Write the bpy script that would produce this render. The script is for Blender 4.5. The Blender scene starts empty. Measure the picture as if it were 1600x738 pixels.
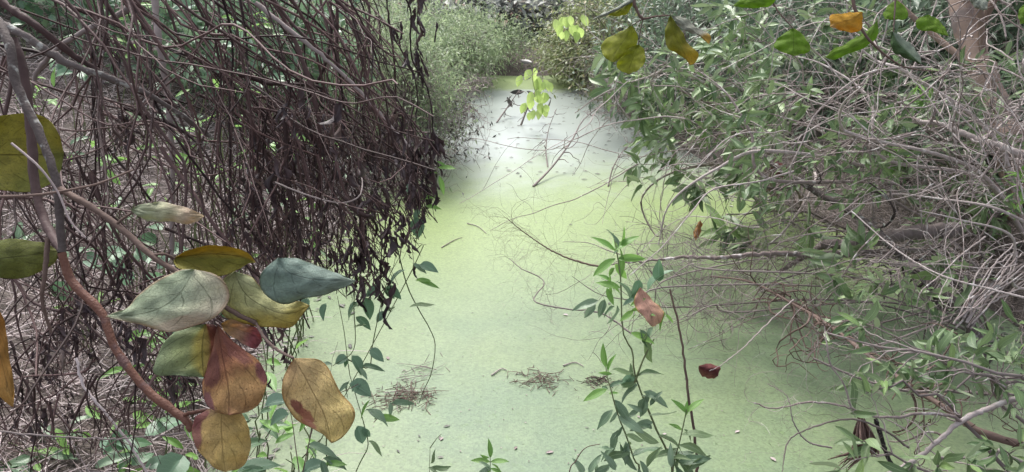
import bpy, math, random
import numpy as np
from mathutils import Vector, Matrix

rng = random.Random(11)
nr = np.random.default_rng(11)
S = bpy.context.scene
COL = S.collection
R = math.radians

# ------------------------------------------------------------------ camera, light, exposure
CAM = np.array([0.0, 0.0, 2.1]); PITCH = R(20); F = 1256.0
cam_d = bpy.data.cameras.new('camera'); cam = bpy.data.objects.new('camera', cam_d); COL.objects.link(cam)
cam.location = CAM; cam.rotation_euler = (R(90) - PITCH, 0, 0)
cam_d.sensor_fit = 'HORIZONTAL'; cam_d.sensor_width = 36; cam_d.lens = 36 * F / 1600
cam_d.clip_start = 0.05; cam_d.clip_end = 2000
S.camera = cam
FWD = np.array([0, math.cos(PITCH), -math.sin(PITCH)]); UPV = np.array([0, math.sin(PITCH), math.cos(PITCH)]); RT = np.array([1.0, 0, 0])

W = bpy.data.worlds.new('World'); S.world = W; W.use_nodes = True
nt = W.node_tree; bg = nt.nodes['Background']
sky = nt.nodes.new('ShaderNodeTexSky'); sky.sky_type = 'NISHITA'; sky.sun_disc = False
SUN_EL, SUN_ROT = R(58), R(-25)
sky.sun_elevation = SUN_EL; sky.sun_rotation = SUN_ROT
sky.air_density = 1.0; sky.dust_density = 4.0; sky.ozone_density = 1.0
hs = nt.nodes.new('ShaderNodeHueSaturation'); hs.inputs['Saturation'].default_value = 0.38
nt.links.new(sky.outputs[0], hs.inputs['Color']); nt.links.new(hs.outputs[0], bg.inputs['Color'])
bg.inputs['Strength'].default_value = 0.14
sl = bpy.data.lights.new('sun', 'SUN'); sun = bpy.data.objects.new('sun', sl); COL.objects.link(sun)
sl.energy = 1.5; sl.angle = R(16); sl.color = (1.0, 0.97, 0.92)
# sun stands beyond the far bank, a little to the left
sdir = Vector((math.sin(SUN_ROT) * math.cos(SUN_EL), math.cos(SUN_ROT) * math.cos(SUN_EL), math.sin(SUN_EL)))
sun.rotation_euler = sdir.to_track_quat('Z', 'Y').to_euler(); sun.location = sdir * 30
vs = S.view_settings; vs.view_transform = 'Standard'; vs.look = 'None'; vs.gamma = 1.0; vs.use_curve_mapping = False
vs.exposure = 1.36

# ------------------------------------------------------------------ numeric helpers
def A(*p): return np.array(p, dtype=float)
def P(px, py, d):
    px, py, d = np.asarray(px, float), np.asarray(py, float), np.asarray(d, float)
    return CAM + d[..., None] * (FWD + ((px - 800) / F)[..., None] * RT + (-(py - 369) / F)[..., None] * UPV)
def Wz(px, py, z=0.0):
    v = FWD + (px - 800) / F * RT - (py - 369) / F * UPV
    return CAM + v * ((z - CAM[2]) / v[2])
def proj(p):
    q = p - CAM; d = q @ FWD
    return 800 + F * (q @ RT) / d, 369 - F * (q @ UPV) / d, d
def nrm(v): return v / np.maximum(np.linalg.norm(v, axis=-1, keepdims=True), 1e-9)
def cr(pts, n):
    """smooth curve through the points"""
    p = np.asarray(pts, float); k = len(p)
    if k == 2: return p[0] + (p[1] - p[0]) * np.linspace(0, 1, n)[:, None]
    q = np.vstack([2 * p[0] - p[1], p, 2 * p[-1] - p[-2]])
    t = np.linspace(0, k - 1 - 1e-6, n); i = t.astype(int); f = (t - i)[:, None]
    a, b, c, d = q[i], q[i + 1], q[i + 2], q[i + 3]
    return 0.5 * (2 * b + (c - a) * f + (2 * a - 5 * b + 4 * c - d) * f ** 2 + (3 * b - a - 3 * c + d) * f ** 3)
def wander(p0, d0, L, n, curl=0.15, grav=0.0, keep=.35):
    p = np.array(p0, float); m = len(p); d = nrm(np.array(d0, float)); L = np.broadcast_to(np.asarray(L, float), (m,))
    w = np.zeros((m, 3)); out = [p.copy()]
    g = np.broadcast_to(np.asarray(grav, float), (m,))[:, None] * A(0, 0, -1)
    for _ in range(n - 1):
        w = keep * w + curl * 1.35 * nr.normal(size=(m, 3)) * (1 + 2.2 * (nr.random((m, 1)) < .1))
        d = nrm(d + np.cross(w, d) + g)
        p = p + d * (L / (n - 1))[:, None]; out.append(p.copy())
    return np.stack(out, 1)
def bez(a, b, n, bow=0.2, wig=0.02, up=0.1):
    """m curved, slightly crooked paths from a to b"""
    a = np.array(a, float); b = np.array(b, float); m = len(a)
    ln = np.linalg.norm(b - a, axis=1, keepdims=True)
    c1 = a + (b - a) * .33 + nr.normal(size=(m, 3)) * ln * bow + ln * up * A(0, 0, 1)
    c2 = a + (b - a) * .7 + nr.normal(size=(m, 3)) * ln * bow + ln * up * A(0, 0, 1)
    t = np.linspace(0, 1, n)[None, :, None]
    p = (1 - t) ** 3 * a[:, None] + 3 * t * (1 - t) ** 2 * c1[:, None] + 3 * t * t * (1 - t) * c2[:, None] + t ** 3 * b[:, None]
    k = nr.normal(size=(m, n, 3)) * wig * ln[:, None]; k[:, 0] = 0; k[:, -1] = 0
    return p + k

class MB:
    def __init__(s): s.v = []; s.f = []; s.u = []; s.n = 0
    def add(s, v, f, u):
        s.v.append(np.asarray(v, float)); s.f.append(np.asarray(f) + s.n); s.u.append(np.asarray(u, float)); s.n += len(v)
    def tubes(s, Pm, Rm, k=4):
        """Pm (m,n,3) paths, Rm (m,n) radii"""
        Pm = np.asarray(Pm, float)
        if Pm.ndim == 2: Pm = Pm[None]
        m, n = Pm.shape[:2]
        Rm = np.broadcast_to(np.asarray(Rm, float), (m, n))
        t = nrm(np.gradient(Pm, axis=1))
        ch = nrm(Pm[:, -1] - Pm[:, 0] + 1e-6)
        ref = np.where(np.abs(ch[:, 2:3]) > .8, A(1, .3, 0), A(0.2, .1, 1))
        x = nrm(np.cross(t, ref[:, None, :])); y = np.cross(t, x)
        an = np.arange(k) * 2 * math.pi / k
        ring = x[:, :, None, :] * np.cos(an)[None, None, :, None] + y[:, :, None, :] * np.sin(an)[None, None, :, None]
        v = Pm[:, :, None, :] + ring * Rm[:, :, None, None]
        idx = np.arange(m * n * k).reshape(m, n, k)
        a = idx[:, :-1]; b = idx[:, 1:]
        f = np.stack([a, np.roll(a, -1, 2), np.roll(b, -1, 2), b], -1).reshape(-1, 4)
        u = np.zeros((m, n, k, 2)); u[..., 0] = (np.arange(k) / k)[None, None]; u[..., 1] = np.linspace(0, 1, n)[None, :, None]
        s.add(v.reshape(-1, 3), f, u.reshape(-1, 2)); return s
    def copies(s, tpl, M):
        """many transformed copies of a leaf template; M (m,4,4)"""
        v, f, u = tpl; m = len(M); k = len(v)
        vv = np.einsum('mij,kj->mki', M[:, :3, :3], v) + M[:, None, :3, 3]
        ff = f[None] + (np.arange(m) * k)[:, None, None]
        s.add(vv.reshape(-1, 3), ff.reshape(-1, 4), np.tile(u, (m, 1))); return s
    def mesh(s, name, mat, off=None):
        v = np.concatenate(s.v); f = np.concatenate(s.f).astype(np.int32); u = np.concatenate(s.u)
        if off is not None: v = v - off
        me = bpy.data.meshes.new(name)
        me.vertices.add(len(v)); me.vertices.foreach_set('co', v.astype(np.float32).ravel())
        me.loops.add(f.size); me.loops.foreach_set('vertex_index', f.ravel())
        me.polygons.add(len(f)); me.polygons.foreach_set('loop_start', np.arange(0, f.size, 4, dtype=np.int32))
        me.polygons.foreach_set('use_smooth', np.ones(len(f), bool))
        uv = me.uv_layers.new(name='UVMap'); uv.data.foreach_set('uv', u[f.ravel()].astype(np.float32).ravel())
        me.materials.append(mat); me.update(calc_edges=True); return me
    def build(s, name, mat, parent=None, kind=None, label=None):
        off = ORIG[parent.name] if parent else None
        o = bpy.data.objects.new(name, s.mesh(name, mat, off)); COL.objects.link(o)
        if parent: o.parent = parent; ORIG[o.name] = ORIG[parent.name]
        else: ORIG[o.name] = np.zeros(3)
        if kind: o['kind'] = kind
        if label: o['label'] = label
        return o
ORIG = {}
def tag(o, label, cat, group=None):
    o['label'] = label; o['category'] = cat
    if group: o['group'] = group
    return o
def thing(name, label, cat, loc, group=None):
    o = bpy.data.objects.new(name, None); COL.objects.link(o); o.location = tuple(loc); o.empty_display_size = .05
    ORIG[o.name] = np.asarray(loc, float); return tag(o, label, cat, group)
def inst(name, me, parent, M, label=None):
    o = bpy.data.objects.new(name, me); COL.objects.link(o)
    M = np.array(M); 
    if parent: M[:3, 3] -= ORIG[parent.name]; o.parent = parent
    o.matrix_basis = Matrix(M.tolist())
    if label: o['label'] = label
    return o
def mats(pos, d, up, L, wid=None):
    """leaf matrices: Y along d, Z near up, scaled to length L (and width factor)"""
    pos = np.atleast_2d(pos); m = len(pos); d = nrm(np.broadcast_to(d, (m, 3))); up = np.broadcast_to(up, (m, 3))
    x = nrm(np.cross(d, up) + 1e-7); z = np.cross(x, d)
    L = np.broadcast_to(np.asarray(L, float), (m,)); wd = L if wid is None else L * wid
    M = np.zeros((m, 4, 4)); M[:, :3, 0] = x * wd[:, None]; M[:, :3, 1] = d * L[:, None]; M[:, :3, 2] = z * wd[:, None]
    M[:, :3, 3] = pos; M[:, 3, 3] = 1; return M

# ------------------------------------------------------------------ leaf templates (length 1 along +Y, face up +Z)
def leaf_tpl(width=.25, peak=.45, rows=7, cols=5, fold=.12, droop=.15, curl=0.0, twist=0.0, wave=0.0, heart=0.0, tip=1.0, pet=0.0, seed=0):
    r = np.random.default_rng(seed)
    t = np.linspace(0, 1, rows)[:, None]; c = np.linspace(-1, 1, cols)[None]
    e = math.log(.5) / math.log(peak)
    w = width * .5 * np.sin(np.pi * np.clip(t ** e, 0, 1)) ** (.85 * tip)
    w = np.maximum(w, .004)
    x = w * c; y = t + 0 * c - heart * (np.abs(c) ** 1.5) * np.clip(1 - t * 2.2, 0, 1) * .25
    z = fold * np.abs(x) * 2 - droop * t ** 2 + wave * np.sin(t * 9 + c * 2 + r.uniform(0, 6)) * np.abs(c) * width * .25
    z = z + r.normal(size=z.shape) * .006
    if curl:   # roll the blade edges round the midrib
        a = c * curl * (0.3 + t); rr = w / np.maximum(np.abs(curl) * (0.3 + t), .2)
        x = rr * np.sin(a); z = z + rr * (1 - np.cos(a)) * np.sign(curl)
    if twist:
        a = twist * t; x, z = x * np.cos(a) - z * np.sin(a), x * np.sin(a) + z * np.cos(a)
        x = x + .06 * np.sin(t * 5 + seed)
    y = y * (1 - .12 * droop)
    v = np.stack([x, y, z + 0 * x], -1).reshape(-1, 3)
    i = np.arange(rows * cols).reshape(rows, cols)
    f = np.stack([i[:-1, :-1], i[:-1, 1:], i[1:, 1:], i[1:, :-1]], -1).reshape(-1, 4)
    u = np.stack([(c + 1) / 2 + 0 * t, t + 0 * c], -1).reshape(-1, 2)
    return v, f, u

# ------------------------------------------------------------------ materials
class N:
    def __init__(s, name):
        s.m = bpy.data.materials.new(name); s.m.use_nodes = True; s.t = s.m.node_tree; s.t.nodes.clear()
        s.out = s.t.nodes.new('ShaderNodeOutputMaterial')
    def n(s, typ, props=None, **inp):
        k = s.t.nodes.new('ShaderNode' + typ)
        for a, b in (props or {}).items(): setattr(k, a, b)
        for a, b in inp.items(): s.set(k, a.replace('_', ' '), b)
        return k
    def set(s, k, a, b):
        sock = k.inputs[int(a[1:])] if a[0] == 'i' and a[1:].isdigit() else k.inputs[a]
        if isinstance(b, bpy.types.NodeSocket): s.t.links.new(b, sock)
        else:
            if sock.type == 'RGBA' and len(b) == 3: b = (*b, 1)
            sock.default_value = b
    def math(s, op, a, b=0.0, c=0.0, clamp=False):
        k = s.n('Math', dict(operation=op, use_clamp=clamp)); s.set(k, 'i0', a); s.set(k, 'i1', b); s.set(k, 'i2', c); return k.outputs[0]
    def mix(s, f, a, b, mode='MIX'):
        k = s.n('Mix', dict(data_type='RGBA', blend_type=mode)); s.set(k, 'i0', f)
        for i, c in ((6, a), (7, b)):
            s.set(k, 'i%d' % i, c)
        return k.outputs[2]
    def noise(s, scale, vec=None, detail=3.0, rough=.55):
        k = s.n('TexNoise', None, Scale=scale, Detail=detail, Roughness=rough)
        if vec is not None: s.set(k, 'Vector', vec)
        return k.outputs[0]
    def ramp(s, f, stops):
        k = s.n('ValToRGB'); s.set(k, 'i0', f); e = k.color_ramp.elements
        while len(e) < len(stops): e.new(.5)
        for q, (p, c) in zip(e, stops):
            q.position = p; q.color = (*c, 1) if len(c) == 3 else c
        return k.outputs[0]
    def step(s, f, a, b):
        k = s.n('MapRange', dict(interpolation_type='SMOOTHSTEP')); s.set(k, 'i0', f); s.set(k, 'i1', a); s.set(k, 'i2', b); return k.outputs[0]
    def done(s, sh): s.t.links.new(sh, s.out.inputs[0]); return s.m
    def rand(s):
        a = s.n('ObjectInfo').outputs['Random']; b = s.n('NewGeometry').outputs['Random Per Island']
        return s.math('FRACT', s.math('ADD', a, b))

def leaf_mat(name, c1, c2, back=None, rare=None, rough=.42, trans=.3, vein=.35, spec=.5, spots=0.0, tcol=None):
    k = N(name); r = k.rand()
    uv = k.n('UVMap').outputs[0]; sp = k.n('SeparateXYZ', None, Vector=uv); u, v = sp.outputs[0], sp.outputs[1]
    col = k.mix(r, c1, c2)
    if rare: col = k.mix(k.step(r, .90, .93), col, rare)
    obj = k.n('TexCoord').outputs['Object']
    col = k.mix(.55, col, k.mix(k.noise(40, obj), (.25, .25, .25), (.75, .75, .75)), 'OVERLAY')
    au = k.math('ABSOLUTE', k.math('SUBTRACT', u, .5))
    mid = k.math('SUBTRACT', 1.0, k.step(au, .015, .05))
    lat = k.math('PINGPONG', k.math('MULTIPLY', k.math('SUBTRACT', v, k.math('MULTIPLY', au, .55)), 9.0), .5)
    lat = k.math('SUBTRACT', 1.0, k.step(lat, .02, .10))
    vn = k.math('MULTIPLY', k.math('MAXIMUM', mid, k.math('MULTIPLY', lat, .45)), vein)
    col = k.mix(vn, col, tuple(min(1, c * 1.9 + .03) for c in c2))
    if spots:
        col = k.mix(k.math('MULTIPLY', k.step(k.noise(9, uv, 2), .66, .72), spots), col, (.06, .035, .015))
    if back:
        col = k.mix(k.n('NewGeometry').outputs['Backfacing'], col, back)
    bump = k.n('Bump', None, Strength=.4, Distance=.002, Height=k.math('ADD', vn, k.noise(60, obj)))
    b = k.n('BsdfPrincipled', None, Base_Color=col, Roughness=rough, Specular_IOR_Level=spec, Normal=bump.outputs[0])
    tc = k.mix(.5, col, tcol or tuple(min(1, c * 2.2) for c in c2))
    tl = k.n('BsdfTranslucent', None, Color=tc)
    mx = k.n('MixShader', None, i0=trans, i1=b.outputs[0], i2=tl.outputs[0]); return k.done(mx.outputs[0])

def bark_mat(name, c1, c2, c3=None, scale=30, rough=.75, bump=.6, stretch=True):
    k = N(name); obj = k.n('TexCoord').outputs['Object']; r = k.rand()
    col = k.mix(k.math('ADD', k.math('MULTIPLY', k.noise(scale, obj, 5), .6), k.math('SUBTRACT', k.math('MULTIPLY', r, .9), .25), 0.0, True), c1, c2)
    if c3: col = k.mix(k.step(k.noise(scale * .45, obj, 4), .54, .66), col, c3)
    h = k.noise(scale * 3, obj, 5)
    bp = k.n('Bump', None, Strength=bump, Distance=.004, Height=h)
    return k.done(k.n('BsdfPrincipled', None, Base_Color=col, Roughness=rough, Specular_IOR_Level=.2, Normal=bp.outputs[0]).outputs[0])

def big_leaf_mat(name, stops, direction=(0, 1), wob=.25, spots=.5, spot_col=(.05, .025, .012), vein_col=None, vein=.42, trans=.3, back=None, rough=.62, edge=None, blotch=None, nveins=4.0, slope=.9):
    """a broad leaf whose colour changes across the blade; direction is in (across, along) leaf space"""
    k = N(name)
    uv = k.n('UVMap').outputs[0]; sp = k.n('SeparateXYZ', None, Vector=uv); u, v = sp.outputs[0], sp.outputs[1]
    obj = k.n('TexCoord').outputs['Object']
    nz = k.noise(2.6, uv, 4); fine = k.noise(55, obj, 4)
    f = k.math('ADD', k.math('MULTIPLY', u, direction[0]), k.math('MULTIPLY', v, direction[1]))
    f = k.math('ADD', f, k.math('MULTIPLY', k.math('SUBTRACT', nz, .5), wob * 2))
    col = k.ramp(f, stops)
    blot = k.noise(7.0, uv, 5, .7)
    col = k.mix(.55, col, k.mix(blot, (.1, .1, .1), (.9, .9, .9)), 'OVERLAY')
    col = k.mix(.7, col, k.mix(fine, (.2, .2, .2), (.8, .8, .8)), 'OVERLAY')
    if blotch:
        for bu, bv, br, bc in blotch:
            dd = k.math('SQRT', k.math('ADD', k.math('POWER', k.math('SUBTRACT', u, bu), 2.0), k.math('POWER', k.math('SUBTRACT', v, bv), 2.0)))
            dd = k.math('ADD', dd, k.math('MULTIPLY', k.math('SUBTRACT', blot, .5), br * 1.3))
            col = k.mix(k.math('SUBTRACT', .9, k.math('MULTIPLY', k.step(dd, br * .7, br * 1.1), .9)), col, bc)
    wv = k.math('MULTIPLY', k.math('SUBTRACT', k.noise(6.0, uv, 2), .5), .06)
    au = k.math('ABSOLUTE', k.math('SUBTRACT', u, .5)); v0 = v; v = k.math('ADD', v, wv)
    mid = k.math('SUBTRACT', 1.0, k.step(au, .003, .013))
    lat = k.math('PINGPONG', k.math('MULTIPLY', k.math('SUBTRACT', v, k.math('MULTIPLY', au, slope)), nveins), .5)
    lat = k.math('MULTIPLY', k.math('SUBTRACT', 1.0, k.step(lat, .008, .035)), k.step(k.noise(4.0, uv, 2), .3, .6))
    net = k.n('TexVoronoi', dict(feature='DISTANCE_TO_EDGE'), Scale=26.0, Vector=uv).outputs[0]
    net = k.math('SUBTRACT', 1.0, k.step(net, .0, .09))
    vn = k.math('MAXIMUM', mid, k.math('MAXIMUM', k.math('MULTIPLY', lat, .75), k.math('MULTIPLY', net, .16)))
    col = k.mix(k.math('MULTIPLY', vn, vein), col, vein_col or (.05, .05, .015))
    if edge:
        ed = k.math('MAXIMUM', k.step(k.math('ADD', au, k.math('MULTIPLY', nz, .06)), .47, .53), k.step(v0, .95, 1.0))
        col = k.mix(k.math('MULTIPLY', ed, .8), col, edge)
    sc = k.n('TexVoronoi', None, Scale=11.0, Vector=uv, Randomness=1.0)
    sz = k.math('MULTIPLY', k.noise(5, uv, 1), .26)
    s1 = k.math('SUBTRACT', 1.0, k.step(sc.outputs['Distance'], k.math('MULTIPLY', sz, .55), sz))
    s1 = k.math('MULTIPLY', s1, k.step(k.noise(7.3, uv, 2), .42, .50))
    sp2 = k.step(k.noise(46, uv, 3), .57, .66)
    col = k.mix(k.math('MULTIPLY', k.math('MAXIMUM', s1, k.math('MULTIPLY', sp2, .6)), spots), col, spot_col)
    if back: col = k.mix(k.n('NewGeometry').outputs['Backfacing'], col, back)
    bp = k.n('Bump', None, Strength=1.0, Distance=.003, Height=k.math('ADD', k.math('MULTIPLY', vn, -1.0), k.math('MULTIPLY', fine, .6)))
    b = k.n('BsdfPrincipled', None, Base_Color=col, Roughness=rough, Specular_IOR_Level=.25, Normal=bp.outputs[0])
    tl = k.n('BsdfTranslucent', None, Color=k.mix(1.0, col, (1.5, 1.5, 1.1), 'MULTIPLY'))
    return k.done(k.n('MixShader', None, i0=trans, i1=b.outputs[0], i2=tl.outputs[0]).outputs[0])

def water_mat():
    k = N('duckweed_water'); geo = k.n('NewGeometry').outputs['Position']
    sp = k.n('SeparateXYZ', None, Vector=geo); Y = sp.outputs[1]
    n1 = k.noise(.55, geo, 4); n2 = k.noise(3.0, geo, 5); n3 = k.noise(16, geo, 4)
    cell = k.n('TexVoronoi', None, Scale=95.0, Vector=geo); cd = cell.outputs['Distance']; cc = cell.outputs['Color']
    base = k.mix(k.step(n1, .35, .65), (.158, .207, .112), (.118, .172, .11))
    base = k.mix(k.math('MULTIPLY', k.step(n2, .48, .72), .4), base, (.185, .24, .14))
    base = k.mix(k.math('MULTIPLY', k.step(n3, .56, .75), .4), base, (.09, .15, .05))
    pin = k.math('MULTIPLY', k.step(k.noise(30, geo, 4), .64, .72), .6)
    base = k.mix(pin, base, (.05, .08, .03))
    fl = k.math('MULTIPLY', k.step(k.noise(38, k.n('VectorMath', dict(operation='ADD'), i0=geo, i1=(7.0, 3.0, 1.0)).outputs[0], 4), .70, .76), .6)
    base = k.mix(fl, base, (.34, .38, .24))
    base = k.mix(k.math('MULTIPLY', k.step(k.math('ADD', Y, k.math('MULTIPLY', k.math('SUBTRACT', n1, .5), 2.0)), 3.9, 6.0), .75), base, (.20, .262, .095))
    cg = k.n('SeparateColor', None, Color=cc).outputs[0]
    base = k.mix(.42, base, k.mix(cg, (.3, .3, .3), (.68, .68, .62)), 'OVERLAY')
    # open water towards the far end, pale sky glare painted into its colour
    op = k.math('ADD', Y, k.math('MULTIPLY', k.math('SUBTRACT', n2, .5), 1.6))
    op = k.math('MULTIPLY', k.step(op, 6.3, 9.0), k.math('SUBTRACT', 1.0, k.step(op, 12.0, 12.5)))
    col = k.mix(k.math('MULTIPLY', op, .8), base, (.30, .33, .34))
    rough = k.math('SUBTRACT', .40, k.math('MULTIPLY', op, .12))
    bp = k.n('Bump', None, Strength=.25, Distance=.002, Height=k.math('MULTIPLY', cd, k.math('SUBTRACT', 1.0, op)))
    return k.done(k.n('BsdfPrincipled', None, Base_Color=col, Roughness=rough, Specular_IOR_Level=k.math('ADD', .42, k.math('MULTIPLY', op, .55)), IOR=1.45, Normal=bp.outputs[0]).outputs[0])

def soil_mat():
    k = N('leaf_litter_soil'); geo = k.n('NewGeometry').outputs['Position']
    a = k.noise(1.1, geo, 5); b = k.noise(14, geo, 6); c = k.noise(70, geo, 4)
    col = k.mix(k.step(a, .4, .62), (.075, .058, .05), (.14, .115, .105))
    col = k.mix(k.step(b, .45, .7), col, (.045, .035, .03))
    col = k.mix(k.math('MULTIPLY', k.step(c, .52, .7), .6), col, (.26, .21, .18))
    bp = k.n('Bump', None, Strength=.9, Distance=.03, Height=k.math('ADD', b, c))
    return k.done(k.n('BsdfPrincipled', None, Base_Color=col, Roughness=.9, Normal=bp.outputs[0]).outputs[0])

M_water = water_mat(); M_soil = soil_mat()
M_dead = bark_mat('dead_vine_bark', (.014, .007, .007), (.14, .088, .084), scale=20, rough=.6)
M_deadleaf = leaf_mat('dead_leaf', (.022, .013, .016), (.075, .048, .052), rough=.5, trans=.05, vein=.2, rare=(.14, .10, .09))
M_lichen = bark_mat('lichened_bark', (.05, .038, .036), (.17, .145, .14), (.36, .36, .34), scale=85)
M_pale = bark_mat('pale_twig_bark', (.16, .12, .112), (.46, .40, .388), (.56, .52, .51), scale=45, rough=.65)
M_grey = bark_mat('grey_twig_bark', (.13, .105, .10), (.34, .29, .28), scale=18)
M_brown = bark_mat('brown_twig_bark', (.085, .055, .045), (.18, .128, .11), scale=25)
M_red = bark_mat('reddish_stem_bark', (.075, .03, .02), (.15, .07, .05), (.11, .06, .055), scale=80, rough=.5)
M_green_stem = bark_mat('green_stem', (.07, .09, .04), (.16, .18, .09), scale=20, rough=.5)
M_trunk = bark_mat('brown_trunk_bark', (.15, .10, .08), (.34, .25, .21), (.2, .16, .15), scale=9, bump=1.0)
M_straw = bark_mat('dry_straw', (.22, .17, .165), (.60, .52, .515), scale=9, rough=.7)
M_lance = leaf_mat('dusty_green_leaf', (.05, .105, .035), (.19, .265, .125), back=(.26, .32, .2), rough=.4, trans=.16, vein=.4, rare=(.16, .25, .08))
M_fresh = leaf_mat('fresh_green_leaf', (.09, .21, .04), (.18, .33, .08), back=(.2, .33, .11), rough=.38, trans=.35, vein=.3)
M_blue = leaf_mat('blue_green_leaf', (.065, .125, .06), (.18, .26, .165), back=(.22, .30, .2), rough=.35, trans=.2, vein=.3)
M_heart = leaf_mat('vine_leaf', (.06, .15, .045), (.15, .24, .17), back=(.2, .29, .15), rough=.35, trans=.28, vein=.3)
M_lime = leaf_mat('lime_leaf', (.25, .38, .08), (.36, .46, .16), rough=.45, trans=.45, vein=.2)
M_feather = leaf_mat('feathery_foliage', (.12, .18, .09), (.24, .30, .17), rough=.5, trans=.4, vein=.0, rare=(.3, .33, .2))
M_darkfol = leaf_mat('dark_foliage', (.045, .08, .045), (.12, .17, .11), rough=.42, trans=.25, vein=.2)
M_greyleaf = leaf_mat('grey_foliage', (.12, .14, .12), (.27, .28, .26), rough=.5, trans=.25, vein=.1, rare=(.3, .16, .13))
M_olive = leaf_mat('olive_foliage', (.10, .13, .05), (.2, .23, .11), rough=.5, trans=.3, vein=.1, rare=(.3, .25, .13))
M_bits = leaf_mat('wet_dark_leaf', (.05, .05, .045), (.14, .13, .11), rough=.45, trans=.0, vein=.1)

# ------------------------------------------------------------------ setting: ground and water
def xl(Y): return np.interp(Y, [2, 3, 4.2, 7, 9.6, 13.5, 16], [-1.15, -1.3, -1.5, -1.25, -1.0, -.85, -.6])
def xr(Y): return np.interp(Y, [2, 3, 4.7, 5.7, 7, 9.6, 13.2, 16], [3.0, 3.0, 2.9, 2.6, 2.2, 1.6, 1.05, .6])
def vnoise(x, y, s, seed=0):
    r = np.random.default_rng(seed); z = 0
    for i in range(5):
        a = r.uniform(0, 6.28); fr = s * r.uniform(.7, 1.6); z = z + np.sin((x * math.cos(a) + y * math.sin(a)) * fr + r.uniform(0, 6.28))
    return z / 5
def ground(x, y):
    x = np.asarray(x, float); y = np.asarray(y, float)
    j = .12 * vnoise(x, y, 3.1, 1)
    dl = xl(y) - x + j; dr = x - xr(y) + j; dn = 2.6 - y + j * .5; df = y - 13.7 + j
    out = np.maximum(np.maximum(dl, dr), np.maximum(dn, df))
    hl = np.minimum(.42 * np.maximum(dl, 0), 1.5); hr_ = np.minimum(.5 * np.maximum(dr, 0), 2.2)
    hn = np.minimum(.3 * np.maximum(dn, 0), .5); hf = np.minimum(.22 * np.maximum(df, 0), 1.2)
    up = np.maximum(np.maximum(hl, hr_), np.maximum(hn, hf)) + .03
    h = np.where(out > 0, up * np.clip(out * 4, 0.1, 1), np.maximum(out * .6, -.5))
    return h + np.clip(out, 0, 1) * (.07 * vnoise(x, y, 4.5, 2) + .03 * vnoise(x, y, 13, 3))
gx = np.concatenate([-12 - np.geomspace(1, 300, 14)[::-1], np.linspace(-12, 12, 200), 12 + np.geomspace(1, 300, 14)])
gy = np.concatenate([-4 - np.geomspace(1, 300, 12)[::-1], np.linspace(-4, 22, 220), 22 + np.geomspace(1, 400, 16)])
GX, GY = np.meshgrid(gx, gy); GZ = ground(GX, GY)
b = MB(); ii = np.arange(GX.size).reshape(GX.shape)
b.add(np.stack([GX, GY, GZ], -1).reshape(-1, 3), np.stack([ii[:-1, :-1], ii[:-1, 1:], ii[1:, 1:], ii[1:, :-1]], -1).reshape(-1, 4), np.stack([GX, GY], -1).reshape(-1, 2))
b.build('ground', M_soil, kind='structure')
b = MB(); x0, x1, y0, y1 = -2.2, 4.2, 1.8, 15.5
b.add([(x0, y0, 0), (x1, y0, 0), (x1, y1, 0), (x0, y1, 0)], [[0, 1, 2, 3]], [(0, 0), (1, 0), (1, 1), (0, 1)])
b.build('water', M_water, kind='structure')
def on_ground(x, y, dz=0.0): return A(x, y, float(ground(x, y)) + dz)

# ------------------------------------------------------------------ shared leaf meshes
def family(name, mat, n, **kw):
    out = []
    for i in range(n):
        k = {a: (rng.uniform(*c) if isinstance(c, tuple) else c) for a, c in kw.items()}
        t = leaf_tpl(seed=rng.randrange(9999), **k); bm = MB(); bm.add(*t); out.append((t, bm.mesh(name, mat)))
    return out
LANCE = family('lance_leaf', M_lance, 7, width=(.2, .34), peak=(.42, .55), fold=(.05, .4), droop=(-.05, .5), twist=(-.7, .7), wave=(0, .5), rows=7, cols=5)
FRESH = family('fresh_leaf', M_fresh, 4, width=(.26, .34), peak=.45, fold=(.1, .3), droop=(.1, .35), rows=7, cols=5)
BLUE = family('blue_leaf', M_blue, 5, width=(.3, .4), peak=.42, fold=(.15, .35), droop=(.15, .5), wave=.4, rows=7, cols=5)
HEART = family('vine_leaf', M_heart, 5, width=(.6, .8), peak=.36, heart=.8, fold=(.1, .3), droop=(.1, .5), rows=8, cols=7)
DEADL = family('dead_leaf', M_deadleaf, 8, width=(.2, .42), peak=.5, fold=.25, droop=(-.2, .5), curl=(1.8, 3.4), twist=(-3.2, 3.2), wave=1.2, rows=8, cols=7)
LIME = family('lime_leaf', M_lime, 3, width=(.6, .75), peak=.4, heart=.5, droop=.3, rows=6, cols=5)
BITS = family('leaf_bit', M_bits, 4, width=(.3, .6), peak=.5, droop=.02, fold=.05, curl=.7, rows=5, cols=5)
PALEBITS = family('leaf_bit', M_straw, 3, width=(.3, .6), peak=.5, droop=.02, fold=.05, curl=.7, rows=5, cols=5)
def small(mat, w=.4, **k): return leaf_tpl(width=w, rows=3, cols=3, fold=.15, droop=.2, **k)

def put_leaves(parent, fam, pos, d, up, L, name='leaf'):
    M = mats(pos, d, up, L)
    for q in M: inst(name, rng.choice(fam)[1], parent, q)

def rdir(m, flat=1.0):
    v = nr.normal(size=(m, 3)); v[:, 2] *= flat; return nrm(v)

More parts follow.
